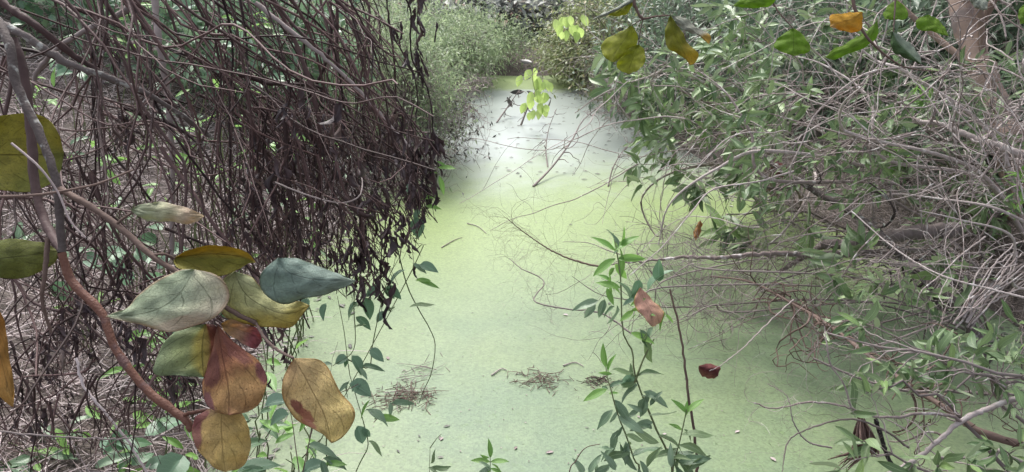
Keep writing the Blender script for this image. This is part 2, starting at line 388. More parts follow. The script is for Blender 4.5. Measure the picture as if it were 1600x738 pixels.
# ------------------------------------------------------------------ bushes that read as masses of small leaves
def bush(name, label, cat, base, cen, rad, nclump, nleaf, L, mat, w=.4, wood=M_grey, group=None, nstem=6, ntwig=120, clump=.28, droop=.3, twig_r=.004, shell=.5):
    base, cen, rad = A(*base), A(*cen), A(*rad)
    t = thing(name, label, cat, base, group)
    cl = rdir(nclump) * (shell + (1 - shell) * nr.random((nclump, 1))) * rad + cen
    cl[:, 2] = np.maximum(cl[:, 2], ground(cl[:, 0], cl[:, 1]) + .05)
    tips = cl[nr.choice(nclump, nstem, replace=nclump < nstem)]
    for q in bez(np.repeat(base[None], nstem, 0) + nr.normal(size=(nstem, 3)) * A(.06, .06, 0), tips, 12, .12, .012, .15):
        MB().tubes(q, np.linspace(twig_r * 3.2, twig_r, 12)[None], 5).build('stem', wood, t)
    src = cen + (cl - cen) * .35
    a = src[nr.integers(0, nclump, ntwig)]; bb = cl[nr.integers(0, nclump, ntwig)] + nr.normal(size=(ntwig, 3)) * rad * .12
    b = MB(); b.tubes(bez(a, bb, 8, .2, .02, .1), np.linspace(twig_r, twig_r * .35, 8)[None], 3); b.build('twigs', wood, t, kind='stuff')
    pos = cl[nr.integers(0, nclump, nleaf)] + nr.normal(size=(nleaf, 3)) * rad * clump * A(1, 1, .8)
    d = nrm(nrm(pos - cen) * .6 + rdir(nleaf) + A(0, 0, -droop)); up = nrm(rdir(nleaf) * .7 + A(0, 0, 1))
    Ls = L * nr.uniform(.55, 1.25, nleaf)
    b = MB()
    for i in range(3):
        s = slice(i, None, 3); b.copies(small(None, w, peak=.45, seed=i), mats(pos[s], d[s], up[s], Ls[s]))
    b.build('foliage', mat, t, kind='stuff'); return t

# ================================================================== far end
def gz(x, y): return (x, y, float(ground(x, y)))
# feathery bushes along the left bank
bush('feathery_bush', 'fine-leaved light green bush on the left bank beside the dead vine curtain', 'bush', gz(-1.6, 9.0), (-1.55, 9.0, .85), (.75, 1.3, .8), 60, 9000, .075, M_feather, w=.22, droop=.2, nstem=7)
bush('feathery_bush', 'fine-leaved green bush at the far left corner of the water', 'bush', gz(-1.55, 12.2), (-1.5, 12.2, .8), (.85, 1.3, .85), 60, 9000, .08, M_feather, w=.22, droop=.2)
bush('feathery_bush', 'feathery green bush in front of the dark hollow at the far shore', 'bush', gz(-.7, 14.3), (-.6, 14.2, .5), (.95, .6, .5), 50, 7000, .085, M_feather, w=.22, droop=.2)
bush('grey_leaf_bush', 'grey-leaved bush above the dark hollow at the far end', 'bush', gz(.25, 16.6), (-.2, 16.2, .85), (1.7, .8, .55), 70, 2600, .2, M_greyleaf, w=.55, droop=.5, ntwig=200, twig_r=.008)
bush('grey_leaf_bush', 'pale grey-green bush at the top left behind the feathery bushes', 'bush', gz(-2.6, 15.2), (-2.5, 15.2, 1.0), (1.3, 1.2, .6), 60, 2600, .2, M_greyleaf, w=.5, droop=.5, twig_r=.008)
bush('twiggy_bush', 'twiggy grey-brown bush on the far right shore above the pond end', 'bush', gz(1.9, 15.0), (1.7, 14.8, .8), (1.1, 1.0, .75), 60, 3200, .12, M_olive, w=.4, ntwig=320, twig_r=.007)
bush('dark_bush', 'dark shaded bush filling the hollow at the end of the pond', 'bush', gz(.5, 16.0), (.4, 16.6, .55), (1.3, .5, .5), 40, 2500, .14, M_darkfol, w=.5)
bush('background_bush', 'broad dull green bush standing behind the far shore', 'bush', gz(-.3, 19), (-.3, 18.5, .8), (4.5, 1.2, .7), 120, 7000, .22, M_darkfol, w=.5, twig_r=.01)
# right bank, from far to near
bush('olive_bush', 'olive bush with yellowish leaves at the right edge of the far water', 'bush', gz(1.6, 12.0), (1.55, 12.0, .75), (.75, 1.2, .75), 60, 5000, .085, M_olive, w=.4, ntwig=320, twig_r=.005)
bush('olive_bush', 'grey-green bush with bare tips right of the pale open water', 'bush', gz(2.3, 9.8), (2.05, 9.6, .85), (.9, 1.2, .85), 70, 4200, .11, M_darkfol, w=.32, ntwig=320, twig_r=.005)
bush('dark_bush', 'dark green bush in deep shade behind the dusty green shrub', 'bush', gz(3.6, 8.2), (3.4, 8.1, 1.1), (1.3, 1.1, 1.0), 70, 5000, .15, M_darkfol, w=.28, ntwig=200)
bush('dark_bush', 'dark green bush behind the pale twig tangle at the right edge', 'bush', gz(5.2, 7.2), (4.9, 7.2, 1.3), (1.4, 1.1, 1.1), 70, 5000, .16, M_darkfol, w=.28, ntwig=200)
bush('dark_bush', 'dark bush at the top right corner high on the bank', 'bush', gz(5.4, 10.5), (5.2, 10.5, 2.1), (2.4, 1.4, 1.2), 90, 6000, .17, M_darkfol, w=.3, ntwig=200)
bush('dark_bush', 'dark bush at the top centre right behind the hanging yellow-green leaves', 'bush', gz(2.6, 12.8), (2.7, 12.6, 1.2), (1.3, 1.1, .9), 70, 5000, .14, M_darkfol, w=.32, ntwig=200)
bush('dark_bush', 'low dark bush under the grey limb where the right bank meets the water', 'bush', gz(3.6, 5.8), (3.7, 6.0, .55), (.9, .8, .5), 60, 5000, .13, M_darkfol, w=.22, ntwig=260)
# left bank behind the vines
bush('green_bush', 'pale green bush on the bank behind the upper vine curtain', 'bush', gz(-2.6, 7.6), (-2.5, 7.6, 1.2), (1.0, .9, .8), 70, 3200, .13, M_heart, w=.5)
bush('green_bush', 'green bush high on the left bank at the top left corner', 'bush', gz(-4.6, 7.6), (-4.5, 7.6, 2.0), (1.4, .9, .9), 70, 3200, .14, M_heart, w=.5)
bush('background_bush', 'dull bush along the crest of the left bank', 'bush', gz(-4.8, 11), (-4.8, 11, 2.1), (2.2, 1.6, 1.0), 90, 5000, .16, M_greyleaf, w=.4)
bush('feathery_bush', 'loose fine-leaved green bush hanging over the left water edge, nearest feathery one', 'bush', gz(-1.25, 7.8), (-1.0, 7.9, .75), (.5, .9, .65), 60, 6500, .06, M_feather, w=.22, droop=.2, ntwig=300)
bush('feathery_bush', 'pale green feathery bush leaning over the far left water under the grey-leaved bush', 'bush', gz(-1.0, 12.9), (-.65, 12.7, .55), (.5, .9, .5), 50, 6000, .08, M_feather, w=.22, droop=.2, ntwig=260)
bush('olive_bush', 'yellowish olive bush closing in on the far water from the right', 'bush', gz(1.3, 13.2), (1.0, 13.0, .5), (.5, .8, .45), 50, 4500, .09, M_olive, w=.35, ntwig=320)
# bare brush over the left water edge
def brush(name, label, base, cen, rad, n, mat, r0=.004, cat='brush', nleaf=0, leaf=None, L=.05, curl=.3, main=4, grav=.02, group=None, wl=.8):
    base, cen, rad = A(*base), A(*cen), A(*rad)
    t = thing(name, label, cat, base, group)
    tg = cen + rdir(main) * rad * .7
    st = bez(np.repeat(base[None], main, 0), tg, 14, .15, .012, .2)
    for q in st: MB().tubes(q, np.linspace(r0 * 2.6, r0, 14)[None], 5).build('stem', mat, t)
    a = st[nr.integers(0, main, n), nr.integers(4, 14, n)]
    b1 = cen + rdir(n) * rad * nr.uniform(.3, 1.05, (n, 1))
    pp = bez(a, b1, 10, .22, .015, .08)
    b = MB(); b.tubes(pp, np.linspace(r0 * .8, r0 * .3, 10)[None], 3)
    m2 = n * 3; a2 = pp[nr.integers(0, n, m2), nr.integers(3, 10, m2)]
    sub = wander(a2, rdir(m2), nr.uniform(.25, 1, m2) * wl * rad.mean() * .7, 7, curl, grav)
    b.tubes(sub, np.linspace(r0 * .5, r0 * .2, 7)[None], 3); b.build('twigs', mat, t, kind='stuff')
    if nleaf:
        k = nr.integers(0, m2, nleaf); pos = sub[k, nr.integers(3, 7, nleaf)]
        b = MB(); b.copies(leaf[0], mats(pos, nrm(rdir(nleaf) + A(0, 0, -.5)), rdir(nleaf) + A(0, 0, .8), L * nr.uniform(.6, 1.3, nleaf))); b.build('foliage', leaf[1], t, kind='stuff')
    return t
tl_bits = small(None, .35)
brush('dead_brush', 'grey dead brush drooping over the water beside the feathery bush', gz(-1.25, 8.6), (-.62, 8.3, .3), (.5, 1.0, .4), 130, M_grey, .004, nleaf=700, leaf=(tl_bits, M_bits), L=.05, grav=.15)
brush('dead_brush', 'fine grey dead brush at the water edge just right of the vine curtain', gz(-1.2, 6.9), (-.72, 6.9, .25), (.38, .6, .3), 80, M_grey, .003, nleaf=260, leaf=(tl_bits, M_bits), L=.045, grav=.2)
brush('dead_brush', 'bare brush sticking out of the pale water at the far left', gz(-1.1, 10.8), (-.55, 10.7, .35), (.45, .9, .4), 55, M_grey, .005, grav=.08)
brush('dead_brush', 'bare grey brush hanging over the pale water from the right bank', gz(1.75, 9.2), (1.15, 8.9, .45), (.6, .9, .4), 70, M_pale, .004, grav=.15)
brush('dead_brush', 'dense olive twigs right of the far water with few leaves', gz(1.7, 11.0), (1.1, 10.9, .5), (.5, 1.0, .45), 80, M_grey, .005, nleaf=300, leaf=(tl_bits, M_olive), L=.07)

# dark twigs standing in the pale water with dark leaf clusters
def waterstick(label, pts, r, leaves=0):
    t = thing('submerged_branch', label, 'branch', pts[0] * A(1, 1, 0))
    q = cr(pts, 16); MB().tubes(q, np.linspace(r, r * .35, 16)[None], 5).build('stem', M_grey, t)
    n = 9; sub = wander(q[nr.integers(4, 15, n)], rdir(n, .5) + A(0, 0, -.3), nr.uniform(.12, .4, n), 8, .3, .03)
    b = MB(); b.tubes(sub, np.linspace(r * .5, r * .2, 8)[None], 4); b.build('twigs', M_grey, t, kind='stuff')
    if leaves:
        pos = q[-1] + nr.normal(size=(leaves, 3)) * .12; put_leaves(t, BITS, pos, rdir(leaves) + A(0, 0, -.6), rdir(leaves), nr.uniform(.12, .2, leaves))
waterstick('dark leaning branch rising from the pale water with maroon dead leaves at its tip', [Wz(776, 192), P(795, 165, 10.3), P(812, 140, 10.4)], .012, 9)
waterstick('dark branch beside it standing in the pale water below the lime-green leaves', [Wz(814, 196), P(826, 165, 9.9), P(838, 140, 10.0)], .014, 5)
waterstick('long bare grey branch reaching down to the pale water from the right', [Wz(833, 292), P(862, 262, 7.7), P(892, 222, 8.0), P(914, 185, 8.4), P(960, 150, 8.6)], .012)
waterstick('thin forked branch dipping into the pale water', [Wz(856, 262), P(853, 232, 8.4), P(858, 200, 8.8), P(870, 170, 9)], .008)
waterstick('short bare branch hanging at the right side of the pale water', [Wz(950, 292), P(958, 262, 7.6), P(975, 235, 7.9), P(1000, 215, 8)], .008)
# lime leaves
for lab, cx, cy, n, sx, sy, d in (('sprig of bright lime-green leaves over the far water', 838, 142, 26, 14, 36, 9.4), ('small cluster of lime-green leaves high in front of the far bushes', 893, 38, 14, 16, 14, 9.0)):
    c = P(cx, cy, d); base = A(1.55, 10.6, float(ground(1.55, 10.6)))
    t = thing('lime_sprig', lab, 'plant', base); sx *= 1.5
    q = cr([base, (base + c) / 2 + A(0, 0, .5), c + A(0, 0, .25), c - A(0, 0, .1)], 18)
    MB().tubes(q, np.linspace(.009, .003, 18)[None], 5).build('stem', M_green_stem, t)
    pos = P(nr.normal(cx, sx * .55, n), nr.uniform(cy - sy, cy + sy, n), d + nr.normal(0, .15, n))
    put_leaves(t, LIME, pos, rdir(n) * .6 + A(0, -.2, -1), rdir(n) * .5 + A(0, -1, .4), nr.uniform(.08, .15, n))

# floating dark leaf bits on the open water
for k in range(90):
    px = 745 + 210 * nr.random() ** .8; py = 182 + 100 * nr.random() ** 1.2
    p = Wz(px, py); a = nr.uniform(0, 6.28)
    o = inst('floating_leaf', rng.choice(BITS)[1], None, mats(p + A(0, 0, .006), A(math.cos(a), math.sin(a) * .25, 0), A(0, 0, 1), nr.uniform(.02, .065))[0])
    tag(o, 'small dark dead leaf floating on the pale stretch of water', 'leaf', 'dark leaves floating on the pale far water')
for k in range(34):
    px = nr.uniform(600, 1250); py = nr.uniform(310, 720)
    p = Wz(px, py); a = nr.uniform(0, 6.28)
    o = inst('floating_speck', rng.choice(BITS if k % 3 else PALEBITS)[1], None, mats(p + A(0, 0, .004), A(math.cos(a), math.sin(a), 0), A(0, 0, 1), nr.uniform(.015, .04))[0])
    tag(o, 'tiny leaf fragment lying on the green duckweed', 'leaf', 'leaf fragments on the duckweed')

# ================================================================== left bank: straw, herbs
n = 20000
x = -1.0 - nr.random(n) ** 1.3 * 5; y = 1.6 + nr.random(n) ** 1.2 * 8.5
z = ground(x, y); d = rdir(n, .35); d[:, 2] = np.abs(d[:, 2]) + .02
b = MB(); b.tubes(wander(np.stack([x, y, z + .01], 1), d, nr.uniform(.12, .5, n), 6, .10, .12), np.linspace(1, .4, 6)[None] * nr.uniform(.0014, .0038, n)[:, None], 3)
b.build('straw', M_straw, kind='stuff')
used = set()
herbs = [(60, 715, 3.0), (110, 690, 3.1), (165, 700, 3.2), (225, 705, 3.0), (275, 560, 3.8), (255, 620, 3.6), (150, 470, 4.2), (300, 700, 3.2), (330, 610, 3.5), (20, 725, 2.9), (395, 575, 3.6), (215, 380, 4.4), (90, 240, 4.8), (40, 145, 5.2), (110, 105, 5.5),
         (180, 240, 4.6), (200, 70, 5.6), (330, 205, 5.0), (275, 235, 4.8), (210, 15, 5.8), (150, 40, 5.4), (560, 60, 6.5), (240, 300, 4.4), (355, 60, 6), (300, 245, 4.6), (350, 275, 4.8), (20, 160, 4.6), (470, 330, 4.5), (450, 390, 4.2), (540, 280, 5), (480, 240, 5.2), (420, 130, 5.6), (480, 640, 3.3), (345, 140, 4.2), (255, 180, 4.2), (405, 300, 3.9), (440, 230, 4.2), (310, 95, 4.6), (385, 40, 5), (270, 420, 3.7), (180, 330, 3.9), (60, 360, 3.8), (120, 430, 3.6), (380, 660, 3.1), (430, 700, 3.0), (350, 480, 3.6), (430, 440, 3.7), (235, 530, 3.5), (20, 60, 5)]
for i, (px, py, dd) in enumerate(herbs):
    c = P(px, py, dd); g = on_ground(c[0], c[1]); top = A(c[0], c[1], max(c[2], g[2] + .06))
    fi = rng.choice([0, 1, 2, 2]); m = rng.randint(6, 11)
    row = ('at the very top', 'high up', 'half way up', 'low down', 'at the bottom')[min(4, int(py / 148))]; colm = ('at the left edge', 'left', 'left of the curtain middle', 'under the curtain middle', 'under the dense curtain')[min(4, int(px / 115))]
    lab = ('heart-leaved', 'blue-green', 'bright green')[fi] + (' bushy' if m > 8 else ' small') + ' herb ' + row + ', ' + colm
    while lab in used: lab = lab.replace('herb ', 'low herb ') if 'low herb' not in lab else lab + ' again'
    used.add(lab); t = thing('bank_herb', lab, 'plant', g, 'herbs on the straw bank')
    stv = bez(np.repeat(g[None], 3, 0), top + nr.normal(size=(3, 3)) * A(.08, .08, .04), 7, .1, .02, .1)
    MB().tubes(stv, np.linspace(.004, .002, 7)[None], 4).build('stems', M_green_stem, t, kind='stuff')
    pos = top + nr.normal(size=(m, 3)) * A(.09, .09, .05)
    put_leaves(t, (HEART, BLUE, FRESH)[fi], pos, rdir(m, .3), rdir(m) * .5 + A(0, -.4, 1), nr.uniform(.07, .145, m))

# ================================================================== the curtain of dead vines
def ymax(px): return np.interp(px, [-200, 0, 200, 300, 400, 480, 560, 600, 650, 690], [800, 760, 740, 660, 580, 480, 470, 485, 400, 330])
def xmax(py): return np.interp(py, [-50, 0, 60, 150, 250, 330, 400, 470, 740], [590, 600, 622, 650, 682, 680, 650, 612, 560])
def cut(Q, jit=60):
    """end each strand at the ragged edge of the curtain"""
    out = np.empty_like(Q); m, n = Q.shape[:2]; keep = np.ones(m, bool)
    px, py, _ = proj(Q)
    for i in range(m):
        bad = (py[i] > ymax(px[i]) - jit * abs(nr.normal())) | (px[i] > xmax(py[i]) - .3 * jit * abs(nr.normal()))
        k = int(np.argmax(bad)) if bad.any() else n - 1
        if k < 3: keep[i] = False; continue
        tt = np.linspace(0, k, n); j = np.minimum(tt.astype(int), n - 2); f = (tt - j)[:, None]
        out[i] = Q[i][j] * (1 - f) + Q[i][j + 1] * f
    return out[keep], keep
def strands(m, xr_, yr_, dr_, ang, L, grav, curl=.08, n=20):
    nb = max(3, m // 7); bi = nr.integers(0, nb, m); loose = nr.random(m) < .3
    sx = np.where(loose, nr.uniform(*xr_, m), nr.uniform(*xr_, nb)[bi] + nr.normal(0, 14, m)); sy = np.where(loose, nr.uniform(*yr_, m), nr.uniform(*yr_, nb)[bi] + nr.normal(0, 22, m))
    p0 = P(sx, sy, np.where(loose, nr.uniform(*dr_, m), nr.uniform(*dr_, nb)[bi] + nr.normal(0, .05, m)))
    a = np.where(loose, nr.normal(*ang, m), nr.normal(*ang, nb)[bi] + nr.normal(0, .16, m)); d0 = np.cos(a)[:, None] * RT - np.sin(a)[:, None] * UPV + nr.normal(size=(m, 1)) * .25 * FWD
    return wander(p0, d0, nr.uniform(*L, m), n, curl, nr.uniform(*grav, m))
n_v = 0
zones = [  # count, x range, y range, depth, start angle (mean, spread), length, gravity, radius, label
    (62, (-260, 150), (-160, 120), (1.9, 2.7), (.75, .35), (.7, 1.6), (.01, .07), 'brown-black dead vine trailing over the straw bank'),
    (72, (-150, 260), (150, 440), (2.0, 2.9), (1.05, .55), (.4, 1.0), (.0, .08), 'dead vine hanging low over the left bank'),
    (72, (80, 420), (-160, 60), (2.0, 3.0), (.85, .3), (.7, 1.5), (.02, .10), 'dark dead vine sweeping down from the top of the curtain'),
    (84, (300, 560), (-140, 160), (2.1, 3.1), (1.0, .3), (.5, 1.25), (.04, .16), 'black-brown dead vine in the dense part of the curtain'),
    (28, (500, 620), (-110, 40), (2.2, 3.0), (1.15, .25), (.5, 1.1), (.06, .2), 'dead vine at the thin outer edge of the curtain'),
    (60, (330, 640), (120, 330), (2.1, 3.0), (1.2, .4), (.25, .6), (.05, .2), 'short dead vine with shrivelled leaves low in the curtain'),
    (84, (-80, 400), (360, 640), (2.0, 2.8), (1.4, .6), (.25, .8), (.0, .1), 'short dead vine close to the ground at bottom left'),
]
curtain = []
for (m, xr_, yr_, dr_, ang, L, grav, lab) in zones:
    Q, _ = cut(strands(m, xr_, yr_, dr_, ang, L, grav)); order = np.argsort(Q.mean(1) @ RT); Q = Q[order]
    for g, side in zip(np.array_split(np.arange(len(Q)), 3), ('left side', 'middle', 'right side')):
        q = Q[g]; big = q[0]
        t = thing('dead_vine', lab + ', on its ' + side if side != 'middle' else lab + ', in its middle', 'vine', big[0], 'dead vines of the curtain')
        rr = nr.uniform(.0014, .0046, len(q)) * np.where(nr.random(len(q)) < .12, 1.8, 1)
        MB().tubes(big, np.linspace(.006, .002, 20)[None], 6).build('stem', M_dead, t)
        b = MB(); b.tubes(q[1:], np.linspace(1, .45, 20)[None] * rr[1:, None], 4)
        k = len(q) * (3 if xr_[0] < 200 else 5); s0 = q[nr.integers(0, len(q), k), nr.integers(4, 20, k)]
        tw, _ = cut(wander(s0, rdir(k) * .6 + A(.25, 0, -.8), nr.uniform(.05, .28, k), 8, .13, .10), 30)
        b.tubes(tw, np.linspace(.0017, .0007, 8)[None], 3); b.build('strands', M_dead, t, kind='stuff')
        curtain.append((t, q, tw, lab))
def in_any(px, py, spots): return any((px - a) ** 2 / sx ** 2 + (py - c) ** 2 / sy ** 2 < 1 for a, c, sx, sy in spots)
clumps = [(640, 270, 60, 110), (560, 300, 70, 90), (470, 330, 80, 110), (590, 420, 60, 70), (560, 400, 70, 80), (500, 420, 50, 60), (640, 60, 30, 40), (430, 250, 60, 80), (380, 330, 50, 60),
          (190, 470, 26, 80), (45, 620, 40, 50), (80, 560, 30, 60), (130, 500, 30, 50), (215, 480, 25, 60), (160, 85, 25, 40), (95, 610, 25, 40), (275, 560, 20, 40), (190, 200, 20, 30), (480, 180, 60, 60)]
nd = 0
for (t, q, tw, lab) in curtain:
    pts = np.concatenate([q[:, 8:].reshape(-1, 3), tw[:, 2:].reshape(-1, 3)]); px, py, dd = proj(pts)
    ok = np.array([in_any(a, c, clumps) for a, c in zip(px, py)])
    c = pts[ok]; m = min(len(c), 46 if 'dense' in lab or 'outer' in lab or 'shrivelled' in lab else 22)
    if m:
        c = c[nr.choice(len(c), m, replace=False)]
        put_leaves(t, DEADL, c, rdir(m) * .55 + A(0, 0, -1), rdir(m) * .8 + A(0, -.6, 0), nr.uniform(.03, .08, m), 'dead_leaf')
        b = MB(); k = 90 if 'dense' in lab or 'shrivelled' in lab else 30; c2 = pts[ok][nr.integers(0, ok.sum(), k)] + nr.normal(size=(k, 3)) * .012
        for i in range(4): b.copies(DEADL[i][0], mats(c2[i::4], rdir(len(c2[i::4])) * .7 + A(0, 0, -1), rdir(len(c2[i::4])), nr.uniform(.012, .036, len(c2[i::4]))))
        b.build('leaf_shreds', M_deadleaf, t, kind='stuff'); nd += m
# hanging leaf bunches at the curtain's lower edge
for (px, py, d, n_, lab) in ((592, 445, 2.35, 8, 'narrow bunch of shrivelled dark leaves dangling lowest at the curtain edge'), (560, 425, 2.3, 14, 'bulky bunch of shrivelled dark leaves beside the tip of the blue-green leaf'), (668, 285, 2.4, 16, 'bunch of dead leaves at the outermost right edge of the curtain'), (640, 300, 2.4, 16, 'thick cluster of curled dead leaves just inside the right edge of the curtain'), (648, 65, 2.4, 10, 'small dark bunch of dead leaves high at the right edge of the curtain'), (424, 548, 1.9, 5, 'single shrivelled dark leaf cluster hanging under the pale green leaf')):
    top = P(px + nr.normal() * 6, py - 110, d + .05); c = P(px, py, d)
    t = thing('dead_leaf_bunch', lab, 'dead leaves', top)
    n_ = n_ * 2
    q = cr([top, (top + c) / 2 + A(.01, 0, .02), c + A(0, 0, -.05)], 12); MB().tubes(q, np.linspace(.0025, .001, 12)[None], 5).build('stem', M_dead, t)
    pos = q[nr.integers(5, 12, n_)] + nr.normal(size=(n_, 3)) * .016
    put_leaves(t, DEADL, pos, rdir(n_) * .4 + A(0, 0, -1), rdir(n_) * .7 + A(0, -1, 0), nr.uniform(.03, .08, n_), 'dead_leaf')

def px_path(pts, n): return cr(np.array([P(a, c, d) for a, c, d in pts]), n)
def liana(label, pts, r0, r1, mat, n=40, k=9, cat='stem', name='liana', rough=.0012):
    q = px_path(pts, n); q = q + nr.normal(size=q.shape) * rough
    o = MB().tubes(q, (np.linspace(r0, r1, n) * (1 + .12 * nr.normal(size=n)))[None], k).build(name, mat); return tag(o, label, cat)
liana('pale lichened stem slanting from the upper left corner across the dead vines', [(-60, 10, 1.9), (30, 52, 1.9), (100, 95, 1.95), (170, 122, 2.0), (245, 155, 2.1), (330, 215, 2.3)], .011, .006, M_lichen)
liana('dark thick vine stem from the top left corner running under the pale lichened stem', [(-50, -40, 2.0), (10, 10, 2.0), (60, 42, 2.0), (120, 90, 2.05), (190, 130, 2.1), (270, 165, 2.2)], .012, .006, M_dead)
liana('grey upright vine stem beside the top of the curtain', [(236, -60, 2.5), (243, 20, 2.5), (250, 80, 2.5), (262, 150, 2.55), (270, 260, 2.6), (268, 400, 2.7)], .012, .008, M_grey)
liana('brown vine stem crossing the top left corner', [(250, -30, 2.3), (190, 20, 2.3), (120, 55, 2.3), (60, 110, 2.4), (40, 200, 2.5)], .010, .006, M_grey)
liana('long bowed dead vine in the middle of the curtain', [(395, -40, 2.3), (450, 40, 2.3), (490, 150, 2.3), (500, 230, 2.35), (495, 330, 2.4)], .008, .004, M_dead)
liana('long vine arching from the top left down to the right edge', [(400, 5, 2.2), (470, 60, 2.2), (540, 120, 2.25), (600, 185, 2.3), (640, 230, 2.3)], .007, .003, M_grey)
liana('pale looped tendril in the lower right of the curtain', [(430, 285, 2.1), (480, 305, 2.05), (530, 317, 2.05), (560, 308, 2.05), (566, 285, 2.1), (560, 265, 2.15)], .0022, .0016, M_grey, rough=.0003)
liana('thin black vine curving down the right edge of the curtain', [(610, -30, 2.4), (640, 10, 2.4), (641, 60, 2.4), (645, 95, 2.4), (668, 140, 2.4), (676, 195, 2.4), (672, 240, 2.4)], .0032, .002, M_dead, rough=.0004)
liana('thin dark vine hanging beside the outermost one at the right edge', [(600, -30, 2.5), (612, 50, 2.5), (640, 100, 2.5), (652, 150, 2.5), (646, 210, 2.5)], .0028, .0018, M_dead)
liana('pale dry stalk forking low over the straw at the bottom left', [(120, 560, 2.2), (130, 600, 2.2), (160, 640, 2.2), (200, 690, 2.25), (230, 740, 2.3)], .004, .003, M_straw)
liana('thin straight dry stalk lying across the bottom left', [(-20, 672, 1.9), (100, 684, 1.9), (200, 685, 1.95), (290, 676, 2.0)], .0022, .0018, M_grey)

# ================================================================== near left shrub with broad leaves
def loft(base, tip, left, right, mid, d0, d1, bulge=.012, rows=18, cols=11, twist=0.0, droopz=0.0, ripple=.004):
    """a leaf blade lofted between its two edges; d0/d1 depth at base and tip"""
    s = np.linspace(0, 1, rows); c = np.linspace(-1, 1, cols)
    def edge(pts):
        e = cr(np.array([(*p, 0) for p in [base, *pts, tip]]), 80)[:, :2]
        ln = np.r_[0, np.cumsum(np.linalg.norm(np.diff(e, axis=0), axis=1))]; ln /= ln[-1]
        return np.stack([np.interp(s, ln, e[:, 0]), np.interp(s, ln, e[:, 1])], 1)
    l, r, m = edge(left), edge(right), edge(mid)
    x = np.empty((rows, cols, 2))
    for j, cc in enumerate(c):
        w = abs(cc); x[:, j] = m * (1 - w) + (l if cc < 0 else r) * w
    S_, C = np.meshgrid(s, c, indexing='ij')
    d = d0 + (d1 - d0) * S_ + bulge * (C ** 2) * np.sin(np.pi * np.clip(S_, .02, 1) ** .8) + twist * C * np.sin(np.pi * S_) + droopz * S_ ** 2
    d = d + ripple * np.sin(S_ * 23 + C * 2) * np.abs(C) + nr.normal(size=d.shape) * .0011 + .002 * np.abs(C) ** .5 * np.cos(S_ * 38 - np.abs(C) * 16)
    x = x + nr.normal(size=x.shape) * .9 * (np.abs(C) > .95)[..., None] * (np.sin(np.pi * S_) > .1)[..., None]
    v = P(x[..., 0], x[..., 1], d).reshape(-1, 3)
    i = np.arange(rows * cols).reshape(rows, cols)
    f = np.stack([i[:-1, :-1], i[1:, :-1], i[1:, 1:], i[:-1, 1:]], -1).reshape(-1, 4)
    u = np.stack([(C + 1) / 2, S_], -1).reshape(-1, 2); b = MB(); b.add(v, f, u); return b
def blade(parent, label, mat, *a, **k):
    o = loft(*a, **k).build('leaf', mat, parent, label=label)
    md = o.modifiers.new('thickness', 'SOLIDIFY'); md.thickness = .0005; md.offset = 0
    sb = o.modifiers.new('smooth', 'SUBSURF'); sb.levels = 1; sb.render_levels = 1; return o
G1, G2, Y1, Y2, OR, MR, BR = (.16, .24, .13), (.25, .32, .19), (.36, .33, .10), (.46, .38, .10), (.42, .22, .055), (.10, .022, .022), (.17, .08, .05)
sh = thing('broad_leaved_shrub', 'near shrub with reddish stem and large green, yellow and maroon leaves at the lower left', 'shrub', on_ground(-1.35, .75))
def stem(parent, pts, r0, r1, mat, n=36, k=9, label=None, name='stem', world=None):
    q = px_path(pts, n) if world is None else cr(np.vstack([world, np.array([P(*p) for p in pts])]), n)
    q = q + nr.normal(size=q.shape) * r0 * .06
    return MB().tubes(q, (np.linspace(r0, r1, n) * (1 + .05 * nr.normal(size=n)))[None], k).build(name, mat, parent, label=label)
SB = np.array([ORIG[sh.name]])
stem(sh, [(-160, 120, 1.25), (-40, 20, 1.2), (10, 60, 1.15), (25, 130, 1.14), (58, 200, 1.13), (84, 270, 1.12), (93, 330, 1.12), (97, 395, 1.12)], .0075, .0055, M_lichen, label='grey lichened stem', world=SB, n=60)
stem(sh, [(97, 395, 1.12), (112, 440, 1.12), (158, 488, 1.11), (182, 548, 1.1), (232, 612, 1.09), (286, 653, 1.08), (300, 672, 1.08)], .0062, .0055, M_red, label='reddish-brown curving stem')
stem(sh, [(20, 60, 1.2), (38, 120, 1.2), (48, 200, 1.2), (55, 290, 1.19), (72, 350, 1.17), (96, 392, 1.13)], .008, .006, M_dead, label='dark stem')
stem(sh, [(-30, 308, 1.1), (40, 306, 1.1), (90, 300, 1.1), (150, 288, 1.1), (208, 266, 1.12)], .0022, .0014, M_brown)
stem(sh, [(93, 296, 1.12), (140, 322, 1.1), (190, 358, 1.09), (240, 402, 1.08), (300, 440, 1.08), (352, 480, 1.09), (400, 505, 1.09)], .0048, .0032, M_brown, label='pinkish brown side stem')
stem(sh, [(18, 224, 1.08), (60, 260, 1.08), (90, 300, 1.09), (110, 345, 1.09), (134, 372, 1.09)], .0016, .0012, M_straw)
stem(sh, [(180, 352, 1.09), (192, 342, 1.09), (206, 333, 1.09)], .002, .0016, M_brown, name='petiole')
stem(sh, [(236, 400, 1.08), (255, 397, 1.08), (273, 404, 1.09)], .002, .0016, M_brown, name='petiole')
stem(sh, [(285, 650, 1.08), (300, 645, 1.075), (335, 640, 1.07), (347, 638, 1.065)], .003, .002, M_red, name='petiole')
stem(sh, [(400, 505, 1.09), (415, 530, 1.08), (435, 548, 1.075), (459, 560, 1.07)], .0022, .0018, M_brown, name='petiole')
stem(sh, [(75, 372, 1.15), (70, 430, 1.14), (66, 470, 1.14), (80, 520, 1.15)], .004, .002, M_brown)
L = big_leaf_mat
